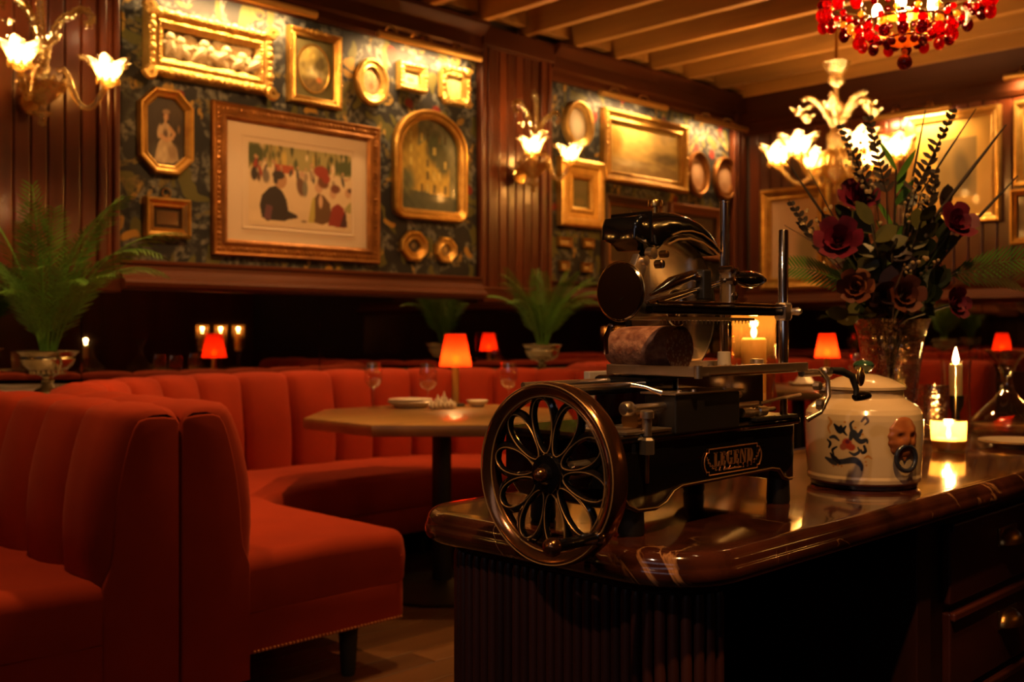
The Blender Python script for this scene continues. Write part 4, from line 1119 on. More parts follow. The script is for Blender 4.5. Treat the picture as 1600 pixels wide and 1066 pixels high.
# decanters
def make_decanter(loc, label):
    t = thing('decanter', label, 'decanter', loc, 0, 'glass wine decanters')
    MB().lathe([(.06,.001),(.105,.004),(.120,.014),(.112,.030),(.080,.062),(.045,.095),(.024,.125),(.0175,.150),(.019,.18),(.032,.215),(.058,.248),(.072,.258),
                (.070,.258),(.056,.247),(.030,.215),(.0165,.18),(.0155,.15),(.022,.125),(.042,.096),(.078,.063),(.109,.031),(.116,.014),(.10,.007),(.001,.006)], n=44, cap=False).build('body', M['glass'], t)
    MB().tube([(.0195*math.cos(2*PI*k/30), .0195*math.sin(2*PI*k/30), .140) for k in range(30)], .0028, 6, closed=True).build('neck_ring', M['glass'], t)
    return t
dec = make_decanter((-1.293, 3.60, CT), 'clear glass decanter with flared mouth beside the lit candle')
dup(dec, (-1.15, 4.08, CT), 0, 'flared glass decanter reflected in the wall mirror above the left booth')
# cut crystal tumbler
cg = thing('crystal_goblet', 'cut-crystal glass standing between the vase and the candle', 'glass', (-1.29, 3.02, CT))
m = MB(); vs = []; fs = []; n = 24
pf = [(.030,.0),(.034,.004),(.034,.03),(.038,.07),(.042,.12),(.043,.165),(.040,.165),(.038,.12),(.033,.05),(.001,.04)]
for r, z in pf:
    for k in range(n):
        q = 1 + (.05 if (k % 2) and r > .03 and .02 < z < .13 else 0); a = 2*PI*k/n
        vs.append((r*q*math.cos(a), r*q*math.sin(a), z))
for j in range(len(pf)-1):
    for k in range(n): fs.append((j*n+k, j*n+(k+1) % n, (j+1)*n+(k+1) % n, (j+1)*n+k))
m.add(vs, fs).build('bowl', M['crystal'], cg, smooth=False)
MB().lathe([(.030,.0),(.034,.003),(.034,.006),(.001,.007)], n=24).build('base', M['crystal'], cg)
# plates at the right edge
pp = thing('side_plate', 'white plate lying on the marble at the right edge of the picture', 'plate', (-1.068, 3.06, CT), 0)
MB().lathe([(.055,0),(.06,.003),(.085,.010),(.105,.016),(.105,.019),(.085,.014),(.058,.007),(.001,.006)], n=48, cap=False).build('dish', M['white'], pp)
MB().tube([(.104*math.cos(2*PI*k/48), .104*math.sin(2*PI*k/48), .0178) for k in range(48)], .0017, 6, closed=True).build('rim', M['brass'], pp)

# =================================================================== TABLE SETTINGS
TZ = .7652
def make_glass(loc, label, group='stemmed glasses on the near table'):
    t = thing('wine_glass', label, 'glass', loc, 0, group)
    MB().lathe([(.034,0),(.034,.002),(.006,.006),(.004,.012)], n=28).build('foot', M['glass'], t)
    MB().lathe([(.004,.010),(.0036,.06),(.0042,.085),(.007,.094)], n=12).build('stem', M['glass'], t)
    MB().lathe([(.006,.092),(.024,.100),(.038,.118),(.042,.14),(.040,.175),(.034,.212),(.033,.212),(.039,.175),(.0408,.14),(.0365,.119),(.022,.102),(.001,.096)], n=32, cap=False).build('bowl', M['glass'], t)
    return t
g1 = make_glass((-3.90, 2.99, TZ), 'stemmed wine glass standing alone at the left of the near table')
dup(g1, (-3.58, 3.05, TZ), 0, 'stemmed wine glass in front of the folded napkin on the near table')
dup(g1, (-3.40, 3.38, TZ), 0, 'stemmed wine glass right of the red lamp, above the flywheel rim')
dup(g1, (-3.62, 5.92, TZ), 0, 'wine glass on the far table, left of the far red lamp', 'glasses on the far table')
dup(g1, (-3.20, 6.30, TZ), 0, 'wine glass on the far table, right of the far red lamp', 'glasses on the far table')
pl = thing('dinner_plate', 'white plates under the napkin on the near octagonal table', 'plate', (-3.80, 3.13, TZ), 0)
MB().lathe([(.07,0),(.075,.004),(.10,.022),(.108,.028),(.106,.030),(.075,.010),(.001,.009)], n=44, cap=False).build('dish', M['white'], pl)
MB().lathe([(.07,.032),(.10,.036),(.104,.040),(.09,.040),(.001,.034)], n=44, cap=False).build('liner_plate', M['white'], pl)
nk = MB(); vs = []; fs = []; n = 26
for j in range(n):
    for i in range(n):
        a, b = i/(n-1)-.5, j/(n-1)-.5
        z = .012 + .055*math.exp(-(a*a*9+b*b*16))*(.55+.45*math.sin(a*23+b*9)) + .010*math.sin(a*31-b*17) + .008*math.cos(b*37)
        vs.append((a*.17*(1-.5*abs(b)), b*.12, max(.002, z)+.002))
for j in range(n-1):
    for i in range(n-1): fs.append((j*n+i, j*n+i+1, (j+1)*n+i+1, (j+1)*n+i))
nk.add(vs, fs); nk.add([(x*.97, y*.97, max(0, z-.004)) for x, y, z in vs], [f[::-1] for f in fs])
no = nk.build('napkin', M['linen'], None); no.location = (-3.63, 3.18, TZ); no.scale = (.75, .75, 1); no.rotation_euler = (0, 0, .9)
tag(no, 'crumpled white linen napkin glowing beside the red lamp', 'napkin')
bo = thing('small_bowl', 'small white bowl beside the foot of the near red lamp', 'bowl', (-3.61, 3.38, TZ))
MB().lathe([(.025,0),(.028,.003),(.046,.018),(.052,.030),(.050,.030),(.044,.019),(.026,.007),(.001,.006)], n=32, cap=False).build('dish', M['white'], bo)
MB().lathe([(.05,.0295),(.0525,.031),(.05,.032)], n=32, cap=False).build('rim', M['white'], bo)
pn = thing('napkin_plate', 'white plate with a folded napkin on the far table', 'plate', (-3.5, 6.2, TZ))
MB().lathe([(.07,0),(.075,.004),(.105,.02),(.103,.022),(.075,.010),(.001,.009)], n=36, cap=False).build('dish', M['white'], pn)
MB().prism([(-.06,0),(.06,0),(0,.08)], -.04, .04, 'y', .004).xf(Matrix.Translation((0,0,.012))).build('folded_napkin', M['linen'], pn)

# =================================================================== PICTURES
def inset(poly, d):
    n = len(poly); out = []
    for i in range(n):
        p0, p1, p2 = Vector(poly[i-1]), Vector(poly[i]), Vector(poly[(i+1) % n])
        e1 = (p1-p0).normalized(); e2 = (p2-p1).normalized()
        n1 = Vector((-e1.y, e1.x)); n2 = Vector((-e2.y, e2.x))
        b = (n1+n2); k = 2*d/max(.3, b.dot(b)); out.append((p1.x+b.x*k, p1.y+b.y*k))
    return out
def rect(w, h): return [(-w/2,-h/2),(w/2,-h/2),(w/2,h/2),(-w/2,h/2)]
def octa(w, h, c): return [(-w/2+c,-h/2),(w/2-c,-h/2),(w/2,-h/2+c),(w/2,h/2-c),(w/2-c,h/2),(-w/2+c,h/2),(-w/2,h/2-c),(-w/2,-h/2+c)]
def oval(w, h, n=40): return [(w/2*math.cos(2*PI*k/n), h/2*math.sin(2*PI*k/n)) for k in range(n)]
def arch(w, h, r=.05, n=12):
    p = []
    for k in range(5): a = -PI/2+PI/2*k/4; p.append((w/2-r+r*math.cos(a), -h/2+r+r*math.sin(a)))
    for k in range(2*n+1): a = PI*k/(2*n); p.append((w/2*math.cos(a), h/2-w*.42+w*.42*math.sin(a)))
    for k in range(5): a = PI+PI/2*k/4; p.append((-w/2+r+r*math.cos(a), -h/2+r+r*math.sin(a)))
    return p
def frame_mesh(poly, prof):
    """prof: (inset, height above wall); local -Y is out of the wall"""
    m = MB(); vs = []; fs = []; n = len(poly)
    for ins, h in prof: vs += [(x, -h, z) for x, z in inset(poly, ins)]
    for j in range(len(prof)-1):
        for k in range(n): fs.append((j*n+k, j*n+(k+1) % n, (j+1)*n+(k+1) % n, (j+1)*n+k))
    return m.add(vs, fs)
def plate(poly, h, t=.004):
    return MB().prism(poly, -h, -h+t, 'y')
PLAIN = lambda w, d: [(0,0),(0,d*.7),(w*.12,d),(w*.3,d),(w*.42,d*.8),(w*.7,d*.62),(w*.85,d*.7),(w,d*.6),(w,d*.2)]
def print_panel(parent, w, h, off, layers, bg, nx=70, mt='print_', shape=None, name='print', cz=0.0, cx=0.0):
    ny = max(8, int(nx*h/w))
    X = np.linspace(-w/2, w/2, nx); Zz = np.linspace(-h/2, h/2, ny); W_, Z_g = np.meshgrid(X, Zz)
    U, V = W_/w+.5, Z_g/h+.5
    C = paint(U, V, layers, bg)
    if shape is not None:       # squeeze the grid into the outline
        PX = np.zeros_like(W_)
        for j in range(ny):
            z = Zz[j]; xs = []
            for (x0, z0), (x1, z1) in zip(shape, shape[1:]+shape[:1]):
                if (z0 - z)*(z1 - z) <= 0 and z0 != z1: xs.append(x0+(x1-x0)*(z-z0)/(z1-z0))
            a, b = (min(xs), max(xs)) if xs else (0, 0)
            PX[j] = np.clip(W_[j], a, b)
    else: PX = W_
    P = np.stack([PX+cx, np.full_like(PX, -off), Z_g+cz], -1)
    return vgrid(name, M[mt], P, C, parent)
def ornament(t, poly, ins, h, r, step, mt, sc=(1,.6,1), name='carving'):
    """ring of small carved knobs on a frame"""
    pp = inset(poly, ins); m = MB(); n = len(pp); acc = 0; idx = 0
    for i in range(n):
        a, b = Vector(pp[i]), Vector(pp[(i+1) % n]); L = (b-a).length; k = max(1, round(L/step))
        for q in range(k):
            p = a.lerp(b, q/k); rr_ = r*(1 if idx % 3 else 1.45); idx += 1
            m.ball((p.x, -h, p.y), rr_, 7, 5, sc)
    o = m.build(name, M[mt], t); o['kind'] = 'stuff'; return o
def corner_scroll(t, w, h, d, r, mt):
    for sx in (-1, 1):
        for sz in (-1, 1):
            m = MB()
            pts = [(sx*(w/2-.012+r*.25*math.cos(a)*(1-a/9)), -d, sz*(h/2-.012+r*.25*math.sin(a)*(1-a/9))) for a in [k*.45 for k in range(16)]]
            m.tube(pts, r*.16, 6); m.build('corner_scroll', M[mt], t)
def hang(px_l, px_r, top, bot, wall='L', off=.003):
    if wall == 'L':
        y0, y1 = wl(px_l, 500)[0], wl(px_r, 500)[0]; zt = wl(*top)[1]; zb = wl(*bot)[1]
        return (WX+off, (y0+y1)/2, (zt+zb)/2), PI/2, y1-y0, zt-zb
    x0, x1 = wb(px_l, 500)[0], wb(px_r, 500)[0]; zt = wb(*top)[1]; zb = wb(*bot)[1]
    return ((x0+x1)/2, WY-.012-off, (zt+zb)/2), 0, x1-x0, zt-zb
def pic(label, px_l, px_r, top, bot, wall='L', name='framed_picture', cat='picture'):
    loc, rz, w, h = hang(px_l, px_r, top, bot, wall)
    t = thing(name, label, cat, loc, rz); return t, w, h

# large lithograph
t, w, h = pic('large framed café print with wide cream mat above the booth', 328, 589, (328, 157), (589, 413))
fw = .085
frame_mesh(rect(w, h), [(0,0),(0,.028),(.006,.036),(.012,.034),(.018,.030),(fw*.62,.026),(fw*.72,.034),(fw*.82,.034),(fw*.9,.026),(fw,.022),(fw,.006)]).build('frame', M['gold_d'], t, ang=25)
ornament(t, rect(w, h), .034, .029, .0085, .026, 'gold_d', (1,.5,1))
ornament(t, rect(w, h), fw-.012, .03, .004, .012, 'gold_d', (1,.6,1), 'inner_beading')
iw, ih = w-2*fw, h-2*fw
m = MB(); plate(rect(iw, ih), .010).build('mat_board', M['cream'], t, smooth=False)
mw, mh = iw*.80, ih*.80
frame_mesh(rect(mw, mh), [(0,.0102),(.002,.0135),(.007,.0135),(.009,.0102)]).build('mat_bevel', M['cream'], t, ang=25)
pw, ph = iw*.735, ih*.70
cr_, dk, gr_, rd, ye = (.62,.48,.30), (.030,.022,.02), (.07,.085,.03), (.26,.035,.018), (.50,.36,.09)
LY = [('noise', 2, 2, .08, 3), ('poly', [(0,.72),(1,.72),(1,1),(0,1)], (.30,.26,.10), 0)]
rg = random.Random(4)
for k in range(60):
    x = rg.random(); LY.append(('ell', x, rg.uniform(.74, 1.0), rg.uniform(.008,.03), rg.uniform(.05,.14), 0, rg.choice([gr_, (.12,.10,.03), ye, (.20,.16,.05), cr_, (.05,.06,.02)]), .5))
LY += [('ell', .06, .86, .10, .17, 0, (.06,.075,.025), .35), ('ell', .93, .82, .11, .12, 0, (.07,.085,.03), .35), ('poly', [(.24,.66),(.42,.66),(.42,.77),(.24,.77)], (.36,.08,.03), 0)]
for k in range(26):
    x = rg.random(); z = rg.uniform(.54, .74); c = rg.choice([dk, (.10,.05,.03), rd, (.3,.22,.14), cr_, cr_, (.07,.06,.05)])
    LY.append(('ell', x, z, rg.uniform(.012,.03), rg.uniform(.05,.11), rg.uniform(-.2,.2), c, .4)); LY.append(('ell', x, z+.10, .014, .024, 0, (.45,.26,.14), .4))
LY += [('ell', .50, .42, .42, .18, 0, cr_, .25), ('ell', .02, .40, .10, .2, 0, cr_, .3)]
LY += [('ell', .05, .62, .035, .10, 0, dk, .3), ('ell', .16, .60, .04, .10, 0, (.16,.13,.10), .4)]
# seated man in dark coat, from behind
LY += [('poly', [(.12,.10),(.10,.24),(.12,.36),(.19,.47),(.25,.50),(.31,.44),(.35,.34),(.37,.20),(.45,.16),(.46,.12),(.36,.09),(.34,.07),(.16,.06)], dk, 0),
       ('ell', .30, .565, .058, .105, -.1, (.40,.22,.11), .15), ('ell', .275, .635, .066, .060, .2, dk, .2), ('ell', .248, .58, .026, .075, 0, dk, .3), ('poly', [(.14,.08),(.20,.07),(.22,.24),(.16,.26)], (.13,.05,.06), 0)]
LY += [('ell', .49, .52, .05, .14, .1, (.14,.07,.04), .3), ('ell', .53, .50, .03, .12, 0, (.17,.16,.12), .3), ('ell', .50, .68, .03, .05, 0, (.45,.28,.18), .3)]
# woman with the big red hat
LY += [('poly', [(.57,.10),(.60,.36),(.66,.46),(.72,.44),(.78,.34),(.80,.12),(.70,.06)], (.12,.06,.025), 0), ('poly', [(.56,.08),(.60,.38),(.63,.42),(.63,.20),(.62,.08)], (.42,.34,.08), 0),
       ('ell', .685, .36, .024, .10, 0, (.55,.36,.22), .3), ('ell', .665, .53, .045, .075, 0, (.50,.30,.18), .2), ('ell', .71, .60, .065, .085, .3, (.14,.05,.02), .3), ('ell', .69, .74, .085, .085, -.1, rd, .25), ('ell', .74, .66, .05, .07, 0, rd, .3)]
LY += [('poly', [(.76,.06),(.80,.30),(.86,.36),(.92,.30),(.95,.08),(.93,.04)], (.24,.03,.02), 0), ('poly', [(.88,.05),(.94,.30),(.96,.06)], (.06,.02,.025), 0), ('ell', .81, .47, .040, .07, 0, (.50,.30,.18), .2), ('ell', .835, .54, .06, .065, 0, (.16,.05,.03), .3), ('ell', .855, .40, .03, .06, 0, cr_, .3),
       ('ell', .965, .50, .036, .07, 0, (.48,.28,.16), .2), ('ell', .985, .54, .03, .04, 0, (.10,.05,.03), .4), ('poly', [(.93,.30),(1,.40),(1,.24),(.96,.24)], (.30,.28,.10), 0)]
LY += [('ell', .52, .085, .035, .02, 0, (.2,.14,.08), .4), ('poly', [(0,0),(.55,.0),(.55,.04),(0,.05)], cr_, 0)]
print_panel(t, pw, ph, .0115, LY, cr_, 150, cz=-.005, cx=.01)

# gilded relief above it
t, w, h = pic('wide ornate gilt frame holding a cream carved cherub relief', 222, 418, (222, 10), (418, 152))
fw = .095
frame_mesh(rect(w, h), [(0,0),(0,.03),(.012,.055),(.03,.06),(.05,.045),(.066,.052),(.08,.04),(fw,.03),(fw,.008)]).build('frame', M['gold_b'], t, ang=30)
ornament(t, rect(w, h), .022, .058, .016, .034, 'gold_b', (1.1,.6,1)); ornament(t, rect(w, h), .066, .052, .007, .02, 'gold_b', (1,.7,1), 'inner_beading')
corner_scroll(t, w, h, .06, .12, 'gold_b')
plate(rect(w-2*fw, h-2*fw), .008).build('backboard', M['frame_dk'], t, smooth=False)
M['relief'] = mat('ivory_relief', (.74,.62,.40), .5, 0, var=(.50,.39,.21), vscale=25)
rg = random.Random(12); iw, ih = w-2*fw, h-2*fw
for k in range(7):                          # small reclining and standing figures
    x = -iw/2 + iw*(k+.5)/7; lean = rg.uniform(-.09, .09); z0 = -ih*rg.uniform(.36, .46); hh = ih*rg.uniform(.50, .84)
    m = MB()
    m.tube([(x-.02,-.012,z0),(x-.012+lean*.3,-.02,z0+hh*.30),(x+lean*.6,-.024,z0+hh*.45),(x+lean,-.024,z0+hh*.72),(x+lean,-.02,z0+hh*.80)], [.012,.022,.030,.026,.014], 8)
    m.tube([(x+.03,-.012,z0+.004),(x+.022+lean*.3,-.02,z0+hh*.28),(x+lean*.6,-.024,z0+hh*.45)], [.012,.022,.026], 8)
    sx = rg.choice([-1, 1])
    m.tube([(x+lean,-.026,z0+hh*.70),(x+lean+sx*.04,-.026,z0+hh*.62),(x+lean+sx*.07,-.024,z0+hh*.74)], [.014,.012,.010], 7)
    m.tube([(x+lean,-.026,z0+hh*.70),(x+lean-sx*.035,-.026,z0+hh*.56),(x+lean-sx*.05,-.024,z0+hh*.44)], [.014,.012,.010], 7)
    m.ball((x+lean, -.026, z0+hh*.92), .027, 10, 8)
    m.build('relief_figure', M['relief'], t)
m = MB()
for k in range(130): m.ball((rg.uniform(-iw/2+.02, iw/2-.02), -.010, rg.uniform(-ih/2+.02, ih*.36)), rg.uniform(.012, .030), 6, 4, (1.2,.5,1))
m.build('relief_foliage', M['relief'], t)['kind'] = 'stuff'

# octagonal portrait
t, w, h = pic('octagonal gilt frame with a dark portrait of a seated child', 213, 298, (250, 139), (262, 274))
o8 = octa(w, h, w*.28); fw = .045
frame_mesh(o8, PLAIN(fw, .04)).build('frame', M['gold'], t, ang=20)
sk, wh = (.48,.28,.14), (.46,.34,.20)
LP = [('ell', .5, .12, .7, .28, 0, (.055,.045,.035), .6), ('ell', .78, .80, .3, .25, 0, (.05,.03,.015), .8),
      ('poly', [(.20,.06),(.30,.32),(.42,.42),(.62,.40),(.80,.26),(.86,.10),(.70,.04),(.36,.03)], (.38,.28,.16), 0), ('ell', .42, .16, .20, .15, 0, (.46,.35,.21), .5), ('ell', .70, .20, .16, .16, .3, (.24,.16,.09), .6),
      ('poly', [(.34,.40),(.36,.56),(.46,.64),(.60,.62),(.66,.52),(.60,.40)], (.42,.31,.19), 0), ('ell', .50, .47, .10, .10, 0, (.10,.06,.04), .6),
      ('ell', .34, .50, .07, .13, -.25, (.45,.33,.20), .4), ('line', [(.36,.44,1),(.52,.38,1),(.70,.42,.8)], .034, (.46,.27,.14)), ('line', [(.62,.56,1),(.74,.48,1),(.66,.42,.8)], .034, (.44,.26,.13)),
      ('ell', .50, .66, .04, .05, 0, sk, .3), ('ell', .52, .745, .085, .070, 0, (.22,.09,.04), .4), ('ell', .51, .725, .068, .062, 0, sk, .25), ('ell', .52, .80, .12, .045, .05, (.26,.16,.09), .4), ('ell', .46, .745, .02, .03, 0, (.16,.06,.03), .5), ('ell', .58, .72, .025, .06, 0, (.14,.05,.025), .5),
      ('ell', .86, .56, .05, .08, 0, (.20,.11,.04), .6), ('noise', 5, 4, .12, 2)]
print_panel(t, w-2*fw, h-2*fw, .012, LP, (.028,.018,.012), 70, 'oil', inset(o8, fw-.002), 'painting')

# small framed mirror with hanging ring
t, w, h = pic('small square gilt frame with a ring, glass reflecting points of light', 222, 293, (222, 307), (292, 374))
frame_mesh(rect(w, h), PLAIN(.045, .045)).build('frame', M['gold'], t, ang=20)
plate(rect(w-.085, h-.085), .010).build('backing', M['frame_dk'], t, smooth=False)
plate(rect(w-.125, h-.125), .018, .006).build('glass', mat('old_mirror', (.50,.42,.24), .08, .9), t, smooth=False)
MB().tube([(.022*math.cos(2*PI*k/24), -.012, h/2+.026+.022*math.sin(2*PI*k/24)) for k in range(24)], .004, 6, closed=True).build('hanging_ring', M['brass_d'], t)

# frame with oval mat
t, w, h = pic('gilt frame with olive oval mat and a landscape under the bright spot', 446, 528, (446, 40), (528, 174))
fw = .045
frame_mesh(rect(w, h), PLAIN(fw, .045)).build('frame', M['gold'], t, ang=20)
ornament(t, rect(w, h), .012, .044, .006, .03, 'gold', (1,.6,1))
for k in range(5): MB().ball(((k-2)*.03, -.042, h/2-.012), .016-.002*abs(k-2), 8, 6, (1,.7,1.1)).build('crest_bead', M['gold'], t)
plate(rect(w-2*fw, h-2*fw), .010).build('mat_board', mat('olive_mat', (.10,.085,.025), .7), t, smooth=False)
ov = oval((w-2*fw)*.80, (h-2*fw)*.80)
frame_mesh(ov, [(-.008,.0102),(-.006,.016),(0,.016),(.004,.012)]).build('oval_bevel', M['gold'], t)
LP = [('ell', .55, .40, .32, .20, 0, (.62,.55,.28), .5), ('ell', .5, .15, .6, .25, 0, (.16,.10,.03), .5), ('ell', .70, .62, .30, .30, .2, (.10,.075,.02), .6), ('ell', .35, .80, .35, .22, 0, (.46,.36,.10), .6), ('ell', .68, .28, .12, .08, 0, (.45,.16,.04), .5), ('noise', 3, 3, .25, 8)]
print_panel(t, (w-2*fw)*.80, (h-2*fw)*.80, .0125, LP, (.30,.24,.08), 60, 'oil', ov, 'painting')

# oval gilt frame
t, w, h = pic('oval gilt frame with a small pink floral picture', 552, 601, (575, 92), (578, 166))
ov = oval(w, h); frame_mesh(ov, PLAIN(.052, .045)).build('frame', M['gold_b'], t, ang=20)
LP = [('ell', .5, .5, .3, .3, 0, (.42,.18,.10), .7), ('ell', .45, .62, .14, .1, 0, (.5,.26,.14), .5), ('ell', .55, .36, .16, .12, 0, (.34,.12,.05), .5), ('noise', 4, 4, .3, 5)]
print_panel(t, w-.1, h-.1, .012, LP, (.40,.26,.14), 36, 'oil', inset(ov, .05), 'painting')

# two little ornate gilt pieces under the picture light
t, w, h = pic('small square gilt frame blazing white under the brass picture light', 618, 660, (622, 97), (657, 148))
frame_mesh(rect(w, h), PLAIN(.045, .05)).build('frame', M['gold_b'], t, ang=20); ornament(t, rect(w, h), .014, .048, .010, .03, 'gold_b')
print_panel(t, w-.085, h-.085, .012, [('noise', 4, 4, .4, 9), ('ell', .5, .35, .3, .25, 0, (.5,.34,.1), .5)], (.72,.62,.36), 30, 'oil', None, 'painting')
t, w, h = pic('small scrolled gilt frame at the right end of the near wallpaper', 684, 727, (700, 106), (707, 166))
frame_mesh(octa(w, h, .04), PLAIN(.05, .05)).build('frame', M['gold_b'], t, ang=20); ornament(t, octa(w, h, .04), .012, .048, .014, .04, 'gold_b'); corner_scroll(t, w-.02, h-.02, .05, .09, 'gold_b')
print_panel(t, w-.095, h-.095, .012, [('noise', 4, 4, .4, 2)], (.66,.50,.22), 30, 'oil', None, 'painting')

# arched frame
t, w, h = pic('arch-topped gilt frame with a green and gold street scene', 611, 723, (672, 174), (716, 350))
ap = arch(w, h, .07); fw = .062
frame_mesh(ap, PLAIN(fw, .05)).build('frame', M['gold'], t, ang=20)
frame_mesh(inset(ap, fw*.55), [(0,.034),(.004,.041),(.010,.041),(.014,.034)]).build('inner_beading', M['gold_b'], t, ang=30)
LP = [('ell', .75, .80, .5, .4, 0, (.20,.22,.13), .6), ('poly', [(0,.1),(.30,.1),(.30,.98),(0,.98)], (.42,.28,.05), 0), ('poly', [(.30,.2),(.62,.25),(.62,.72),(.46,.80),(.30,.70)], (.50,.33,.05), 0), ('poly', [(.50,.1),(.86,.1),(.86,.50),(.50,.48)], (.56,.38,.06), 0),
      ('ell', .60, .70, .20, .22, 0, (.05,.065,.025), .4), ('ell', .75, .55, .16, .2, 0, (.07,.08,.03), .5)]
rg = random.Random(3)
for k in range(26): LP.append(('poly', (lambda x, z: [(x, z), (x+.05, z), (x+.05, z+.09), (x, z+.09)])(rg.choice([.05,.15,.34,.44,.56,.66,.76]), rg.choice([.2,.34,.48,.62,.76])), rg.choice([(.08,.06,.02), (.14,.10,.03), (.60,.46,.12)]), 0))
LP += [('poly', [(0,0),(1,0),(1,.16),(0,.22)], (.045,.06,.04), 0), ('ell', .12, .30, .16, .2, 0, (.10,.11,.05), .6), ('noise', 5, 5, .2, 6)]
print_panel(t, w-2*fw, h-2*fw, .012, LP, (.17,.17,.08), 70, 'oil', inset(ap, fw-.002), 'painting')

# two small octagons below
for (a, b, tp, bt, lb, c) in ((623, 664, (644, 361), (644, 409), 'small octagonal copper-gilt frame under the arched picture', .0), (677, 709, (692, 371), (693, 411), 'smallest octagonal gilt frame beside the wooden pier', .0)):
    t, w, h = pic(lb, a, b, tp, bt)
    o8 = octa(w, h, w*.3); fw = w*.27
    frame_mesh(o8, PLAIN(fw, .035)).build('frame', M['gold'] if a == 623 else M['gold_b'], t, ang=20)
    print_panel(t, w-2*fw, h-2*fw, .010, [('ell', .5, .55, .22, .28, 0, (.20,.13,.06) if a == 623 else (.45,.30,.10), .5)], (.03,.02,.015) if a == 623 else (.24,.15,.05), 24, 'oil', inset(o8, fw-.002), 'painting')

# ---- second wallpaper bay
t, w, h = pic('oval gilt mirror glaring white beside the second sconce', 877, 921, (893, 157), (903, 233))
ov = oval(w, h); frame_mesh(ov, PLAIN(.05, .05)).build('frame', M['gold_b'], t, ang=20)
print_panel(t, w-.095, h-.095, .012, [('ell', .5, .45, .4, .4, 0, (.8,.72,.56), .6)], (.55,.42,.26), 30, 'oil', inset(ov, .048), 'painting')  # mirror glare painted into the panel colours as a pale spot
t, w, h = pic('large gilt-framed golden landscape in the second wallpaper bay', 937, 1067, (939, 168), (1062, 303))
fw = .085
frame_mesh(rect(w, h), PLAIN(fw, .06)).build('frame', M['gold'], t, ang=20); ornament(t, rect(w, h), .02, .058, .010, .04, 'gold')
LP = [('ell', .4, .75, .8, .5, 0, (.66,.46,.14), .8), ('ell', .05, .62, .16, .45, 0, (.30,.17,.03), .5), ('ell', .82, .42, .30, .18, 0, (.18,.13,.05), .6), ('poly', [(0,0),(1,0),(1,.22),(.6,.30),(.3,.26),(0,.30)], (.33,.22,.08), 0), ('ell', .3, .22, .25, .1, 0, (.50,.38,.17), .5), ('ell', .62, .2, .14, .09, 0, (.52,.38,.14), .5), ('noise', 4, 4, .15, 4)]
print_panel(t, w-2*fw, h-2*fw, .016, LP, (.52,.36,.11), 70, 'oil', None, 'painting')
for (a, b, tp, bt, lb) in ((1070, 1103, (1085, 237), (1089, 307), 'pink oval picture in dark gilt frame beside the golden landscape'), (1112, 1146, (1127, 245), (1131, 313), 'pink oval picture in dark gilt frame nearest the room corner')):
    t, w, h = pic(lb, a, b, tp, bt); ov = oval(w, h); fw = w*.18
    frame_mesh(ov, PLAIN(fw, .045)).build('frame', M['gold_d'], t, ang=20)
    print_panel(t, w-2*fw, h-2*fw, .012, [('ell', .5, .6, .35, .35, 0, (.66,.42,.26), .7), ('ell', .5, .2, .35, .2, 0, (.46,.24,.12), .6)], (.52,.30,.17), 26, 'oil', inset(ov, fw-.002), 'painting')
t, w, h = pic('wide gilt frame with a narrow olive picture below the second sconce', 869, 936, (876, 246), (930, 359))
fw = .14
frame_mesh(rect(w, h), [(0,0),(0,.05),(.015,.06),(.05,.058),(.06,.042),(.10,.034),(.112,.040),(.125,.040),(fw,.03),(fw,.006)]).build('frame', M['gold_b'], t, ang=20)
ornament(t, rect(w, h), .03, .058, .007, .03, 'gold_b')
print_panel(t, w-2*fw, h-2*fw, .012, [('ell', .5, .7, .6, .3, 0, (.16,.14,.07), .7), ('ell', .5, .2, .5, .2, 0, (.22,.17,.06), .6)], (.13,.12,.05), 30, 'oil', None, 'painting')
t, w, h = pic('dark-framed brown still life partly hidden by the slicer cover', 938, 1036, (945, 303), (1028, 430))
fw = .06
frame_mesh(rect(w, h), PLAIN(fw, .05)).build('frame', M['frame_dk'], t, ang=20); frame_mesh(inset(rect(w, h), fw), [(0,.03),(.006,.034),(.016,.03),(.018,.01)]).build('slip', M['gold_d'], t, ang=20)
print_panel(t, w-2*fw-.03, h-2*fw-.03, .012, [('ell', .3, .5, .16, .3, 0, (.16,.11,.04), .7), ('ell', .6, .3, .3, .2, 0, (.12,.07,.03), .6), ('ell', .3, .7, .08, .08, 0, (.26,.18,.05), .6)], (.055,.035,.018), 40, 'oil', None, 'painting')
t, w, h = pic('reddish-brown wooden frame behind the slicer blade cover', 1041, 1123, (1048, 317), (1116, 408))
fw = .075
frame_mesh(rect(w, h), PLAIN(fw, .05)).build('frame', M['frame_br'], t, ang=20); frame_mesh(inset(rect(w, h), fw), [(0,.03),(.004,.034),(.012,.03),(.014,.01)]).build('slip', M['frame_dk'], t, ang=20)
print_panel(t, w-2*fw-.02, h-2*fw-.02, .012, [('ell', .5, .4, .3, .3, 0, (.14,.08,.03), .7)], (.06,.035,.018), 30, 'oil', None, 'painting')
for k, (a, b, tp, bt, lb) in enumerate(((869, 890, (879, 371), (880, 386), 'tiny gilt landscape-format frame under the wide gilt frame'), (908, 924, (915, 373), (916, 388), 'tiny square gilt frame beside the dark still life'), (872, 886, (878, 408), (879, 424), 'tiny upright gilt frame above the second palm'), (906, 921, (913, 411), (914, 426), 'tiny gilt frame above the right fronds of the second palm'))):
    t, w, h = pic(lb, a, b, tp, bt); fw = min(w, h)*.24
    frame_mesh(rect(w, h), PLAIN(fw, .03)).build('frame', M['gold'], t, ang=20)
    print_panel(t, w-2*fw, h-2*fw, .010, [], (.50,.34,.12), 10, 'oil', None, 'painting')

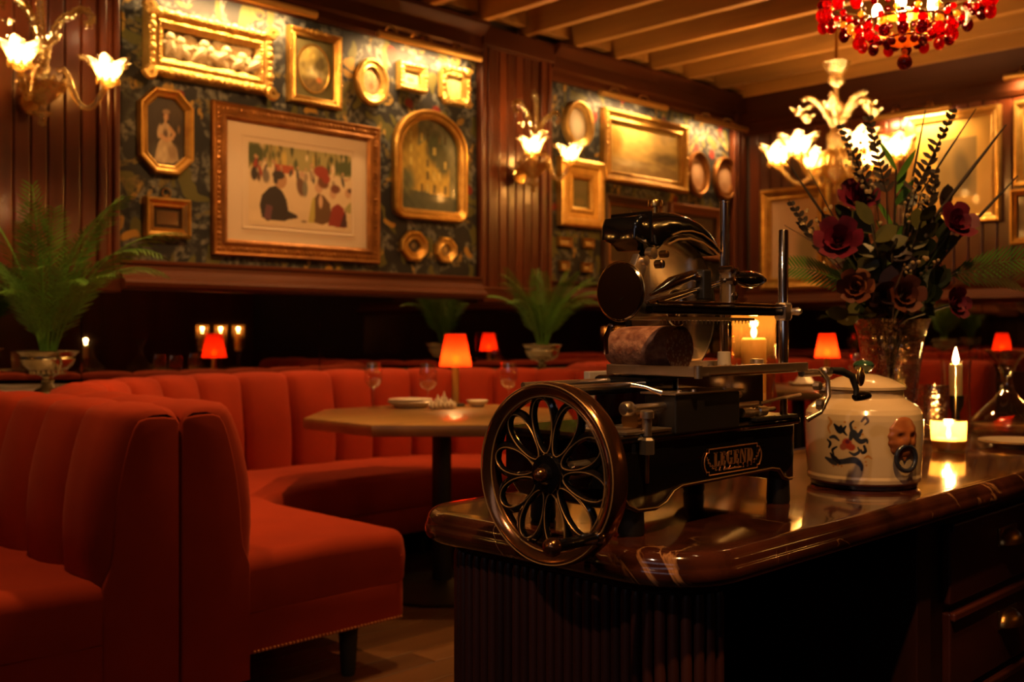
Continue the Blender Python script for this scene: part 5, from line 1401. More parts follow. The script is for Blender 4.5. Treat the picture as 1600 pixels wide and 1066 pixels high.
# ---- back wall
t, w, h = pic('gilt frame with a pale rose mat behind the bouquet, left of the chandelier', 1192, 1300, (1205, 297), (1290, 452), 'B')
fw = .10
frame_mesh(rect(w, h), PLAIN(fw, .05)).build('frame', M['gold'], t, ang=20)
print_panel(t, w-2*fw, h-2*fw, .012, [('ell', .75, .35, .3, .35, 0, (.34,.28,.16), .6), ('ell', .55, .75, .3, .2, 0, (.72,.50,.32), .6)], (.66,.44,.27), 40, 'oil', None, 'painting')
t, w, h = pic('big gold-matted picture glowing under the back-wall picture light', 1420, 1567, (1567, 164), (1567, 346), 'B')
fw = .06
frame_mesh(rect(w, h), PLAIN(fw, .06)).build('frame', M['gold_b'], t, ang=20)
print_panel(t, w-2*fw, h-2*fw, .014, [('poly', [(.30,.20),(.80,.20),(.80,.80),(.30,.80)], (.30,.20,.07), 0), ('ell', .62, .45, .14, .30, .25, (.15,.11,.05), .5), ('noise', 2, 2, .1, 4)], (.74,.44,.10), 60, 'oil', None, 'painting')
t, w, h = pic('small upright cream picture lit beside the chandelier on the back wall', 1373, 1404, (1375, 212), (1402, 270), 'B')
frame_mesh(rect(w, h), PLAIN(.03, .03)).build('frame', M['gold_b'], t, ang=20)
print_panel(t, w-.058, h-.058, .010, [('ell', .5, .5, .4, .4, 0, (.85,.74,.5), .8)], (.78,.64,.40), 14, 'oil', None, 'painting')
t, w, h = pic('narrow gilt frame cut by the right edge of the picture', 1582, 1640, (1590, 297), (1600, 382), 'B')
frame_mesh(rect(w, h), PLAIN(.045, .05)).build('frame', M['gold'], t, ang=20)
print_panel(t, w-.085, h-.085, .010, [('ell', .5, .5, .4, .4, 0, (.2,.13,.06), .8)], (.10,.06,.03), 20, 'oil', None, 'painting')
t, w, h = pic('gilt picture at the upper right corner of the back wall', 1588, 1690, (1592, 160), (1600, 292), 'B')
frame_mesh(rect(w, h), PLAIN(.06, .05)).build('frame', M['gold_b'], t, ang=20)
print_panel(t, w-.115, h-.115, .012, [('ell', .5, .5, .4, .4, 0, (.5,.32,.1), .8)], (.6,.36,.10), 20, 'oil', None, 'painting')

# =================================================================== GLASS SCONCES AND CHANDELIERS
def petal_cup(t, c, s=1.0, n=6, mt='frost', name='flower_shade'):
    m = MB(); vs = []; fs = []; K = n*8; pf = [(.012,-.020),(.030,-.012),(.046,.010),(.055,.036),(.066,.052),(.078,.050)]
    for j, (r, z) in enumerate(pf):
        for k in range(K):
            a = 2*PI*k/K; q = 1 + (.26*j/5)*math.cos(n*a); dz = (.012*j/5)*math.cos(n*a)
            vs.append((c[0]+r*s*q*math.cos(a), c[1]+r*s*q*math.sin(a), c[2]+(z+dz)*s))
    for j in range(len(pf)-1):
        for k in range(K): fs.append((j*K+k, j*K+(k+1) % K, (j+1)*K+(k+1) % K, (j+1)*K+k))
    return m.add(vs, fs).build(name, M[mt], t)
def plume(t, pts, r0, mt='murano', name='glass_plume'):
    n = len(pts); m = MB(); m.tube(pts, [r0*(.55+.45*math.sin(PI*(i+.6)/(n))) for i in range(n)], 8)
    o = m.build(name, M[mt], t)
    b = MB()
    for i in range(0, n):
        for sg in (-1, 1):
            p = Vector(pts[i]); d = Vector(pts[min(n-1, i+1)])-Vector(pts[max(0, i-1)]); d.normalize()
            q = p + d.cross(Vector((0,1,0)))*sg*r0*.9
            b.ball(tuple(q), r0*.42, 6, 5)
    b.build('plume_beads', M['crystal'], o)['kind'] = 'stuff'
    return o
def spiral(x0, z0, y, sx, hgt, curl=.05, n=18):
    pts = []
    for i in range(n):
        q = i/(n-1)
        if q < .6: pts.append((x0+sx*.11*(q/.6)**1.6, y-.03*q, z0+hgt*math.sin(q/.6*PI/2)))
        else:
            a = (q-.6)/.4*PI*1.5; r = curl*(1-(q-.6)*.9)
            pts.append((x0+sx*(.11+curl) - sx*r*math.cos(a), y-.03*q, z0+hgt+r*math.sin(a)-.004))
    return pts
def bulb_in(t, c, power, col=BULB, r=.020):
    MB().ball(c, r, 10, 7, (1,1,1.4)).build('bulb', M['bulb'], t)
def arm(t, p0, p1, dip, r=.014):
    pts = []
    for i in range(15):
        q = i/14; x = p0[0]+(p1[0]-p0[0])*(q**.8); y = p0[1]+(p1[1]-p0[1])*(q**.8)
        z = p0[2]+(p1[2]-p0[2])*q - dip*math.sin(PI*q)**1.2*(1-.15*q)
        if q < .25: z += .05*math.sin(PI*q/.25)
        pts.append((x, y, z))
    o = MB().tube(pts, [r*(1+.12*math.sin(i*2.4)) for i in range(15)], 10).build('arm', M['murano'], t); return o
def make_sconce(loc, label):
    t = thing('wall_sconce', label, 'sconce', loc, PI/2, 'blown-glass wall sconces on the piers')
    MB().lathe([(.0005,-.012),(.05,-.010),(.055,0),(.05,.01)], (0,.12,.12), 24, 'y').build('wall_rose', M['brass'], t)
    MB().lathe([(.010,0),(.010,.13)], (0,0,.14), 12, 'y').build('wall_arm', M['murano'], t)
    MB().lathe([(.0005,-.10),(.016,-.092),(.020,-.080),(.012,-.068),(.014,-.058),(.040,-.046),(.044,-.038),(.018,-.028),(.016,-.01),(.050,.02),(.085,.055),(.105,.085),(.098,.09),(.07,.062),(.03,.03),(.001,.025)], (0,0,.10), 28, cap=False).build('bowl', M['murano'], t)
    MB().lathe([(.012,.12),(.012,.20),(.028,.225),(.034,.25),(.022,.275),(.010,.285),(.010,.32),(.024,.34),(.024,.36),(.006,.375)], n=20).build('stem', M['murano'], t)
    for k in range(9):
        a = 2*PI*k/9
        m = MB(); m.ball((.088*math.cos(a), .088*math.sin(a), .185), .020, 8, 6, (.8,.8,1.5)); m.build('bowl_leaf', M['murano'], t)
    for (x, y) in ((.245, -.10), (-.14, -.13)):
        c = (x, y, .235)
        arm(t, (x*.22, y*.22, .245), (x, y, .205), .14)
        MB().lathe([(.010,-.02),(.030,-.006),(.034,.004),(.012,.008)], (x, y, .212), 18).build('bobeche', M['murano'], t)
        petal_cup(t, (x, y, .250), 1.15); petal_cup(t, (x, y, .236), 1.0, 7, 'murano', 'outer_petals')
        bulb_in(t, (x, y, .272), 12)
    for k in range(22):
        a = 2*PI*k/22; MB().ball((.104*math.cos(a), .104*math.sin(a), .188), .009, 7, 5).build('rim_bead', M['crystal'], t)
    for (x, y) in ((.245, -.10), (-.14, -.13)):
        for k in range(9):
            a = 2*PI*k/9+.3; MB().ball((x+.078*math.cos(a), y+.078*math.sin(a), .300+.012*(k % 2)), .011, 7, 5).build('petal_bead', M['crystal'], t)
            MB().ball((x+.046*math.cos(a), y+.046*math.sin(a), .222), .010, 7, 5, (.8,.8,1.5)).build('drop_bead', M['murano'], t)
    plume(t, spiral(.01, .26, -.02, 1, .24, .045), .017); plume(t, spiral(-.01, .26, -.01, -1, .26, .05), .019); plume(t, spiral(-.02, .28, -.05, -.35, .33, .035), .018)
    for (x, z, s) in ((.02,.36,.9), (-.16,.40,.55), (.15,.31,.5)):
        petal_cup(t, (x, -.06, z), s*.6, 6, 'murano', 'glass_flower')
    return t
sc = make_sconce((WX+.20, 1.775, 2.005), 'blown-glass sconce with two lit flower shades on the left panelled pier')
dup(sc, (WX+.20, 4.84, 2.005), PI/2, 'blown-glass sconce with lit flower shades on the pier between the wallpaper bays')

ch = thing('glass_chandelier', 'clear glass chandelier with blazing flower shades hanging behind the bouquet', 'chandelier', (-3.22, 6.10, 1.98))
MB().lathe([(.0005,0),(.02,.01),(.028,.035),(.014,.055),(.03,.075),(.09,.12),(.13,.165),(.12,.17),(.05,.13),(.022,.15),(.026,.24),(.055,.30),(.062,.36),(.030,.42),(.018,.46),(.020,.52)], n=28, cap=False).build('body', M['murano'], ch)
MB().lathe([(.014,.50),(.045,.53),(.05,.56),(.02,.59),(.014,.62),(.014,.66),(.024,.68),(.05,.70),(.055,.73),(.035,.75),(.06,.77),(.075,.80),(.09,.825),(.07,.832),(.02,.835)], n=24).build('stem', M['murano'], ch)
MB().lathe([(.010,.83),(.010,1.066)], n=10).build('rod', M['brass'], ch)
MB().lathe([(.065,1.05),(.06,1.066),(.02,1.069)], n=24).build('ceiling_rose', M['brass'], ch)
for k in range(6):
    a = 2*PI*k/6+.35; x, y = .36*math.cos(a), .36*math.sin(a)
    arm(ch, (x*.1, y*.1, .26), (x, y, .20), .16, .015)
    MB().lathe([(.010,-.02),(.034,-.006),(.040,.004),(.012,.008)], (x, y, .21), 18).build('bobeche', M['murano'], ch)
    petal_cup(ch, (x, y, .25), 1.5); petal_cup(ch, (x, y, .235), 1.3, 7, 'murano', 'outer_petals')
    bulb_in(ch, (x, y, .275), 9, r=.027)
    for k2 in range(8):
        b_ = 2*PI*k2/8; MB().ball((x+.105*math.cos(b_), y+.105*math.sin(b_), .312+.014*(k2 % 2)), .014, 7, 5).build('petal_bead', M['crystal'], ch)
        MB().ball((x+.06*math.cos(b_), y+.06*math.sin(b_), .215), .014, 7, 5, (.8,.8,1.5)).build('drop_bead', M['murano'], ch)
    x, y = .22*math.cos(a+.5), .22*math.sin(a+.5)
    pts = [(x*q, y*q, .38+.22*math.sin(q*PI*.62)) for q in [i/9 for i in range(10)]]
    plume(ch, pts, .018)
    petal_cup(ch, (x*1.08, y*1.08, .50), .65, 6, 'murano', 'glass_flower')

# red bead chandelier over the counter
rc = thing('red_bead_chandelier', 'ruby glass bead chandelier hanging at the top edge over the counter', 'chandelier', (-1.33, 2.92, 1.89))
MB().lathe([(.006,.10),(.006,.62)], n=10).build('stem', M['brass'], rc)
MB().lathe([(.012,.60),(.012,1.10),(.05,1.12),(.055,1.158)], n=16).build('suspension', M['brass'], rc)
hoops = ((.245, .30), (.225, .20), (.130, .108), (.050, .070))
for r, z in hoops:
    MB().tube([(r*math.cos(2*PI*k/48), r*math.sin(2*PI*k/48), z) for k in range(48)], .004, 6, closed=True).build('hoop', M['brass'], rc)
MB().lathe([(.004,.046),(.03,.05),(.05,.058),(.035,.072),(.012,.085),(.012,.12),(.06,.135),(.02,.15)], n=20).build('inner_cup', M['amberg'], rc)
beads = {}
def bead(loc, r, mt, sc=(1,1,1)):
    key = (mt,)
    if key not in beads:
        beads[key] = MB().ball((0,0,0), 1, 10, 8).build('glass_bead', M[mt], rc); o = beads[key]
    else: o = inst(beads[key], rc)
    o.location = loc; o.scale = (r*sc[0], r*sc[1], r*sc[2]); return o
rb = random.Random(9)
for k in range(22):                               # outer tier pendants
    a = 2*PI*k/22
    for q, (dr, dz, r) in enumerate(((0, -.004, .012), (.002, -.030, .014), (.003, -.060, .017))):
        bead(((.226+dr)*math.cos(a), (.226+dr)*math.sin(a), .20+dz-.008*math.cos(11*a)), r, rb.choice(['ruby','ruby','garnet']), (1,1,1.25 if q == 2 else 1))
for k in range(20):                               # swags from outer to lower hoop
    a = 2*PI*k/20
    for q in range(1, 5):
        f = q/5; r = .225+(.13-.225)*f; z = .20+(.108-.20)*f - .030*math.sin(PI*f)
        bead((r*math.cos(a), r*math.sin(a), z), .0095, rb.choice(['ruby','crystal','amberg','garnet']))
for k in range(16):                               # lower basket pendants
    a = 2*PI*k/16
    bead((.131*math.cos(a), .131*math.sin(a), .094), .013, rb.choice(['ruby','ruby','amberg'])); bead((.128*math.cos(a), .128*math.sin(a), .068), .016, rb.choice(['ruby','ruby','garnet']), (1,1,1.2))
for k in range(10):
    a = 2*PI*k/10
    for q in (1, 2):
        f = q/3; bead(((.13-.08*f)*math.cos(a), (.13-.08*f)*math.sin(a), .098-.036*f), .011, rb.choice(['garnet','ruby']))
    bead((.050*math.cos(a), .050*math.sin(a), .056), .012, 'garnet')
for k in range(20):                               # upper strands
    a = 2*PI*k/20
    for q in range(3): bead((.243*math.cos(a), .243*math.sin(a), .285-.028*q), .010, rb.choice(['ruby','crystal','amberg']))
bead((0, 0, .0), .022, 'garnet'); bead((0, 0, .030), .009, 'amberg')
MB().tube([(0,0,.02),(0,0,.11)], .0025, 6).build('drop_wire', M['brass'], rc)
for k in range(4):
    a = PI/2*k+.3; c = (.075*math.cos(a), .075*math.sin(a), .155)
    MB().lathe([(.010,-.05),(.012,-.02),(.016,-.018)], c, 12).build('candle_socket', M['brass'], rc)
    MB().ball(c, .014, 10, 7, (1,1,1.7)).build('bulb', M['chbulb'], rc)

# =================================================================== PICTURE LIGHTS
def picture_light(label, a, b, power, wall='L', out=.15):
    if wall == 'L':
        (y0, z0), (y1, z1) = wl(*a, x=WX+out), wl(*b, x=WX+out); L = y1-y0; loc = (WX+out, (y0+y1)/2, (z0+z1)/2); rz = PI/2
    else:
        (x0, z0), (x1, z1) = wb(*a, y=WY-out), wb(*b, y=WY-out); L = x1-x0; loc = ((x0+x1)/2, WY-out, (z0+z1)/2); rz = 0
    t = thing('picture_light', label, 'picture light', loc, rz, 'brass tube picture lights')
    m = MB(); vs = []; fs = []; n = 14      # open half tube, mouth down and to the wall
    for x in (-L/2, L/2):
        for k in range(n+1):
            ang = -.5*PI + 1.45*PI*k/n      # closed to the room, open downwards to the wall
            vs.append((x, -.022*math.cos(ang), .022*math.sin(ang)))
    for k in range(n): fs.append((k, k+1, n+2+k, n+1+k))
    m.add(vs, fs); m.build('tube', M['brass_l'], t)
    for x in (-L/2, L/2): MB().lathe([(.0005,-.006),(.020,-.005),(.022,0),(.020,.005),(.0005,.006)], (x,0,0), 16, 'x').build('tube_cap', M['brass_l'], t)
    for x in (-L*.22, L*.22):
        MB().tube([(x,.0,.02),(x,.02,.06),(x,.07,.075),(x,out-.05,.05),(x,out-.02,.03)], .006, 8).build('bracket', M['brass_d'], t)
        MB().ball((x,.0,.03), .012, 8, 6).build('bracket_knob', M['brass'], t)
    MB().lathe([(.006,-L*.42),(.006,L*.42)], (0,.002,.002), 8, 'x').build('lamp_strip', M['spotbulb'], t)
    l = bpy.data.lights.new('picture_light_glow', 'AREA'); l.shape = 'RECTANGLE'; l.size = L*.85; l.size_y = .02; l.energy = power*.65*GAIN; l.color = BULB
    o = bpy.data.objects.new('picture_light_glow', l); COL.objects.link(o); o.parent = t; o.location = (0, .020, -.020)
    o.rotation_euler = (math.radians(38), 0, 0); l.spread = math.radians(150)
    return t
picture_light('brass picture light at the top edge above the gilt relief', (256, -39), (493, 25), 12)
picture_light('brass picture light above the oval gilt frame', (592, 46), (684, 81), 7, out=.17)
picture_light('brass picture light ending at the wooden pier', (640, 62), (750, 94), 8, out=.12)
picture_light('brass picture light with a bright end above the golden landscape', (938, 141), (1041, 172), 8)
picture_light('brass picture light above the two pink ovals', (1088, 181), (1166, 206), 8)
picture_light('brass picture light on the back wall above the gold-matted picture', (1362, 188), (1484, 165), 9, 'B')
picture_light('brass picture light at the upper right of the back wall', (1570, 120), (1660, 108), 9, 'B')

# =================================================================== CEILING SPOTS (cans on the joists)
def ceiling_spot(loc, aim, power, ang, label, col=WARM):
    t = thing('ceiling_spot', label, 'spotlight', loc, 0, 'brass spot cans on the ceiling joists')
    d = (Vector(aim)-Vector(loc)).normalized(); q = d.to_track_quat('-Z', 'Y').to_matrix().to_4x4()
    MB().lathe([(.0005,.05),(.028,.048),(.034,.03),(.036,-.05),(.033,-.05),(.031,.02),(.0005,.03)], n=20, cap=False).xf(q).build('can', M['blackm'], t)
    MB().lathe([(.0005,-.02),(.028,-.02),(.028,-.014),(.0005,-.012)], n=18).xf(q).build('lens', M['spotbulb'], t)
    MB().tube([(0,0,.03),(0,0,CZ-loc[2])], .006, 8).build('mount', M['blackm'], t)
    spot('spot_light', tuple(d*.055), tuple(Vector(aim)-Vector(loc)), power, col, ang, .7, .03, t)
    return t
ceiling_spot((-2.75, 2.55, 2.93), (-3.25, 1.85, .6), 100, 58, 'black ceiling spot above the near arm of the booth')
ceiling_spot((-3.05, 3.85, 2.93), (-4.0, 3.0, .5), 95, 70, 'black ceiling spot above the lamp table')
ceiling_spot((-2.85, 1.05, 2.93), (-3.45, 1.0, .6), 50, 64, 'black ceiling spot above the left booth')
ceiling_spot((-3.2, 2.65, 2.93), (WX, 3.05, 1.95), 70, 62, 'black ceiling spot aimed at the framed café print')
ceiling_spot((-3.3, 1.2, 2.93), (-4.45, 1.72, 1.35), 110, 40, 'black ceiling spot aimed at the left panelled pier')
ceiling_spot((-3.0, 4.35, 2.93), (WX+.2, 4.9, 1.5), 70, 60, 'black ceiling spot aimed at the middle pier')

ceiling_spot((-.15, .75, 2.93), (-1.08, 1.60, .95), 110, 40, 'black ceiling spot aimed at the slicer')  # added lamp, brightens the slicer from the camera side
ceiling_spot((-.55, 1.85, 2.93), (-1.2, 2.60, 1.25), 55, 50, 'black ceiling spot aimed at the bouquet')  # added lamp, keeps the bouquet from going to a silhouette
# added unseen sconces on the right wall, for the slicer blade to reflect
dup(sc, (2.7, 5.3, 2.005), -PI/2, 'added unseen blown-glass sconce on the right-hand wall, lighting the slicer blade')
dup(sc, (2.7, 6.7, 2.005), -PI/2, 'added unseen blown-glass sconce on the right-hand wall near the back corner')

dup(sc, (-2.6, -2.98, 2.005), 0, 'added unseen blown-glass sconce behind the camera, lighting the flywheel rim')['label'] = 'added unseen blown-glass sconce behind the viewpoint, nearest the counter'  # added unseen, so the flywheel has a lit wall to reflect
dup(sc, (-4.0, -2.98, 2.005), 0, 'added unseen blown-glass sconce on the panelled wall behind the left booth seats')  # second added sconce, for the same flywheel reflection
for o_ in scene.objects:
    if o_.name.startswith('wall_sconce') and abs(o_.location.y+2.98) < .01: o_.rotation_euler = (0, 0, PI)

ceiling_spot((-.35, 1.75, 2.93), (-1.04, 2.08, .9), 40, 26, 'black ceiling spot aimed at the ceramic jar')  # extra unseen lamp, added to lift the jar

ceiling_spot((-.75, -.9, 2.93), (-1.15, 1.25, .55), 45, 40, 'black ceiling spot aimed at the reeded end of the counter', (1, .62, .40))  # added warm fill for the dark front of the counter
dup(sc, (WX+.25, -1.75, 2.005), PI/2, 'added blown-glass sconce on the left wall, outside the picture, lighting the flywheel')  # added out of view to brighten the flywheel and deflector disc

# =================================================================== POTTED PALMS
def frond(L, nleaf, width, droop, rng, leaf_r=.0040):
    """one feather frond: rises in +Z and arches over towards +X"""
    m = MB(); pts = []; n = 18; th = .10+.10*droop; p = Vector((0,0,0)); pts.append(p.copy())
    for i in range(n):
        th = .08+.12*droop + 1.35*droop*((i+1)/n)**1.8
        p = p + Vector((math.sin(th), 0, math.cos(th)))*L/n; pts.append(p.copy())
    m.tube(pts, [.0042*(1-.8*i/n)+.0008 for i in range(n+1)], 5)
    for k in range(nleaf):
        q = .20+.80*k/(nleaf-1); f = q*n; i = min(n-1, int(f)); p = pts[i].lerp(pts[i+1], f-i); tg_ = (pts[i+1]-pts[i]).normalized()
        up = Vector((0,1,0)).cross(tg_).normalized()
        ll = width*math.sin(PI*min(1, .22+.70*q))**.8*rng.uniform(.88, 1.08)
        for sg in (-1, 1):
            d = (tg_*.66+Vector((0,sg,0))*.75+up*.18).normalized()
            sag = Vector((0,0,-1))*ll*rng.uniform(.06,.16)
            a, b, c = p, p+d*ll*.5+sag*.2, p+d*ll+sag
            w_ = tg_*leaf_r; w2 = tg_.cross(d)*leaf_r*.5
            m.add([a-w_*.4, a+w_*.4, b+w_+w2, b-w_, c], [(0,1,2,3),(3,2,4)])
    return m
rp = random.Random(21)
fr_meshes = [frond(.66, 30, .15, d, rp).mesh('frond', M['leaf']) for d in (.10, .40, .70, 1.0, 1.3)]
def make_palm(loc, label, seed, fronds):
    t = thing('potted_palm', label, 'plant', loc, 0, 'palms in silver urns')
    u = MB(); u.lathe([(.058,0),(.060,.006),(.050,.014),(.030,.024),(.020,.040),(.026,.052),(.020,.060),(.022,.068),(.060,.085),(.095,.115),(.108,.140),(.104,.152),(.116,.166),(.124,.172),(.118,.176),(.098,.165),(.085,.12),(.001,.10)], n=32, cap=False)
    un = u.build('urn', M['silver'], t)
    for sg in (-1, 1):
        MB().tube([(sg*.100,0,.150),(sg*.128,0,.148),(sg*.135,0,.122),(sg*.112,0,.098),(sg*.080,0,.100)], .006, 8).build('handle', M['silver'], un)
    for k in range(20):
        a = 2*PI*k/20; MB().ball((.064*math.cos(a), .064*math.sin(a), .098), .014, 6, 5, (.8,.8,1.5)).build('gadroon', M['silver'], un) if k < 20 else None
    MB().lathe([(.001,.150),(.096,.150),(.094,.145)], n=24).build('soil', M['velvet_k'], t)
    rng = random.Random(seed)
    for (az, kind, s) in fronds:
        o = bpy.data.objects.new('frond', fr_meshes[kind]); COL.objects.link(o); o.parent = t
        o.location = (.02*math.cos(az), .02*math.sin(az), .145); o.rotation_euler = (rng.uniform(-.08,.08), rng.uniform(-.1,.1), az); o.scale = (s, s, s)
    return t
D = math.radians
fl1 = [(D(-60),0,1.06),(D(60),1,1.10),(D(40),2,1.15),(D(48),3,1.22),(D(35),4,1.12),(D(70),4,1.0),(D(15),2,1.0),(D(-10),1,.95),(D(225),1,.62),(D(-120),2,.95),(D(-135),3,.9),(D(-100),1,1.05),(D(-45),2,.92),(D(-60),3,.85),(D(-20),3,.85),(D(-80),2,.9),(D(-35),1,1.0),(D(20),3,.8),(D(-100),4,.8),(D(0),4,.8),(D(120),1,.5),(D(-50),4,.7)]
palm = make_palm((-4.42, 1.71, .8655), 'feathery green palm in a footed silver urn at the left edge', 3, fl1)
fl2 = [(D(a), k, s*.82) for a, k, s in ((45,2,1.0),(70,3,.9),(20,3,1.0),(-110,2,1.0),(-130,3,.9),(-90,3,1.0),(-45,1,.9),(-20,2,.9),(135,0,.9),(-60,1,.9),(60,1,.95),(0,2,.9),(-80,4,.9),(30,4,1.0),(50,3,1.05),(-100,1,1.0),(10,1,.95))]
make_palm((-4.40, 4.66, .8655), 'smaller palm in a silver urn below the middle sconce', 5, fl2)

# =================================================================== BOUQUET
VX, VY = -1.22, 2.60
va = thing('crystal_vase', 'tall cut-crystal vase holding the dark bouquet behind the jar', 'vase', (VX, VY, CT))
m = MB(); vs = []; fs = []; n = 32
pf = [(.060,0),(.062,.006),(.060,.02),(.058,.10),(.064,.18),(.072,.25),(.082,.31),(.097,.352),(.094,.352),(.079,.31),(.068,.25),(.060,.18),(.054,.10),(.05,.03),(.001,.025)]
for j, (r, z) in enumerate(pf):
    for k in range(n):
        q = 1+(.035 if (k+j) % 2 and .01 < z < .30 and j < 8 else 0); a = 2*PI*k/n; vs.append((r*q*math.cos(a), r*q*math.sin(a), z))
for j in range(len(pf)-1):
    for k in range(n): fs.append((j*n+k, j*n+(k+1) % n, (j+1)*n+(k+1) % n, (j+1)*n+k))
m.add(vs, fs).build('glass_body', M['crystal'], va, smooth=False)
m = MB()
rng = random.Random(33)
for k in range(9):
    a = rng.uniform(0, 2*PI); r = rng.uniform(.01,.04)
    m.tube([(r*math.cos(a), r*math.sin(a), .03), (-r*.8*math.cos(a+.6), -r*.8*math.sin(a+.6), .34)], .003, 6)
m.build('cut_stems', M['leaf_d'], va)['kind'] = 'stuff'
# frame of the bouquet: i to the right of the picture, o towards the room, z up
RV, OV = Vector((S2, S2, 0)), Vector((S2, -S2, 0))
MO = Vector((VX, VY, CT+.34))
def bq(i, o, z): return MO + RV*i + OV*o + Vector((0,0,z))
def px2(px, py, o=0.0):
    d = S2*(VY-VX) - o; i = (px-800)/FPX*d - S2*(VX+VY); return bq(i, o, H-(py-518)/FPX*d - (CT+.34))
def stem_thing(name, label, cat, tip, group, bend=.0):
    t = thing(name, label, cat, tuple(MO), 0, group)
    v = tip-MO; pts = [Vector((0,0,-.02))]+[v*q+Vector((0,0,1))*bend*math.sin(PI*q) for q in (.25,.5,.75,1)]
    return t, v, pts
def petal(a, r, tilt, s):
    """cupped rose petal patch"""
    vs = []; fs = []; n = 5
    for j in range(n):
        for i in range(n):
            u, v = (i/(n-1)-.5), j/(n-1)
            w_ = s*(.9*math.sin(PI*(.18+.64*v))); x = u*w_; h = v*s*1.05
            rr_ = r*(.35+.65*math.sin(PI*.5*min(1, v*1.3)))+tilt*v*v*s
            th = a + x/max(.006, r*1.0)
            vs.append((rr_*math.cos(th), rr_*math.sin(th), h-.3*s - (.15*s*(u*2)**2)*v))
    for j in range(n-1):
        for i in range(n-1): fs.append((j*n+i, j*n+i+1, (j+1)*n+i+1, (j+1)*n+i))
    return vs, fs
def rose(label, tip, size, mt='rose', name='rose', stemm='leaf_d'):
    t, v, pts = stem_thing(name, label, 'flower', tip, 'flowers in the bouquet')
    MB().tube(pts, .0035, 6).build('stem', M[stemm], t)
    d = (v.normalized()*.5+OV*.7).normalized(); q = d.to_track_quat('Z', 'Y').to_matrix().to_4x4()
    for ring, (r, cnt, tilt, s) in enumerate(((.16,3,.0,.75),(.36,4,.12,.85),(.60,5,.35,.95),(.82,6,.75,1.0))):
        for k in range(cnt):
            vs, fs = petal(2*PI*k/cnt+ring*.7, r*size, tilt, s*size*1.25)
            MB().add(vs, fs).xf(Matrix.Translation(v) @ q).build('petal', M[mt], t)
    return t
rose('crimson rose low at the left of the bouquet', px2(1310, 378, .10), .034)
rose('crimson flower at the top left of the bouquet', px2(1340, 312, .02), .030)
rose('bright pink-red rose at the right of the bouquet', px2(1492, 350, .08), .030)
rose('deep red rose in the shaded lower right of the bouquet', px2(1490, 475, .05), .024)
rose('rust-orange bloom low left above the vase rim', px2(1337, 450, .10), .026, 'rose_o')
rose('rust-brown cone-shaped bloom just above the vase', px2(1412, 462, .11), .028, 'rose_o', 'protea')
def leaf_blade(m, base, d, nrm, L, W, curl=.1):
    d = d.normalized(); s = d.cross(nrm).normalized(); n = 5; vs = []
    for i in range(n+1):
        q = i/n; w_ = W*math.sin(PI*min(1, .06+.94*q))**.7*(1 if i < n else 0.02); c = base+d*L*q-nrm*curl*L*q*q
        vs += [c-s*w_, c+nrm*-.15*w_, c+s*w_]
    fs = []
    for i in range(n): fs += [(3*i, 3*i+1, 3*i+4, 3*i+3), (3*i+1, 3*i+2, 3*i+5, 3*i+4)]
    m.add(vs, fs)
def leafy(label, tip, nl, L, W, mt, seed, name='leaf_branch', group='leafy stems in the bouquet'):
    t, v, pts = stem_thing(name, label, 'foliage', tip, group, .01)
    MB().tube(pts, .0028, 6).build('stem', M['twig'], t); rng = random.Random(seed)
    for k in range(nl):
        q = .30+.70*(k+1)/nl; p = v*q; ax = v.normalized()
        rd_ = Vector((rng.uniform(-1,1), rng.uniform(-1,1), rng.uniform(-.3,1))).normalized()
        d = (ax*.5+rd_).normalized(); nn = (OV+Vector((rng.uniform(-.6,.6), rng.uniform(-.6,.6), rng.uniform(-.4,.8)))).normalized()
        m = MB(); leaf_blade(m, p, d, nn, L*rng.uniform(.7,1.15), W*rng.uniform(.8,1.1)); m.build('leaf', M[mt], t)
    return t
leafy('olive-green broad leaves at the centre of the bouquet', px2(1362, 350, .10), 9, .075, .024, 'leaf_o', 1)
leafy('olive leaves at the right centre of the bouquet', px2(1440, 345, .09), 8, .070, .022, 'leaf_o', 2)
leafy('fresh green blades standing at the top centre of the bouquet', px2(1400, 265, .0), 9, .10, .010, 'leaf', 3)
leafy('dark green leaves at the left centre of the bouquet', px2(1330, 340, .02), 12, .07, .022, 'leaf_d', 4)
leafy('dark purple leaves in the middle of the bouquet', px2(1395, 390, .10), 16, .07, .022, 'leaf_p', 5)
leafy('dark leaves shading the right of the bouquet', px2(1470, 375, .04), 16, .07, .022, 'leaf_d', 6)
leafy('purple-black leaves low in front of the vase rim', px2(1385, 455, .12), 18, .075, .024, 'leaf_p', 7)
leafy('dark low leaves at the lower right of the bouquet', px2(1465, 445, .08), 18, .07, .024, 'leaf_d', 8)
leafy('dark low leaves at the lower left of the bouquet', px2(1330, 430, .05), 14, .07, .022, 'leaf_d', 9)
leafy('brownish leaves high at the right of the bouquet', px2(1480, 315, .0), 12, .06, .018, 'leaf_p', 10)
leafy('yellow-green leaf drooping over the left vase rim', px2(1325, 492, .06), 6, .06, .020, 'leaf_o', 11)
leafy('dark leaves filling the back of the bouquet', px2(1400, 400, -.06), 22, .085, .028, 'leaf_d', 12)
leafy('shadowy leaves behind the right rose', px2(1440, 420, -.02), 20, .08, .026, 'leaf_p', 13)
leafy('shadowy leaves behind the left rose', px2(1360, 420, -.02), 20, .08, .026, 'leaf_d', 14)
leafy('dark sprigs crowning the top of the bouquet', px2(1420, 300, -.02), 16, .055, .014, 'leaf_d', 15)
leafy('dark leaves above the left rose', px2(1300, 350, .0), 12, .055, .016, 'leaf_p', 16)
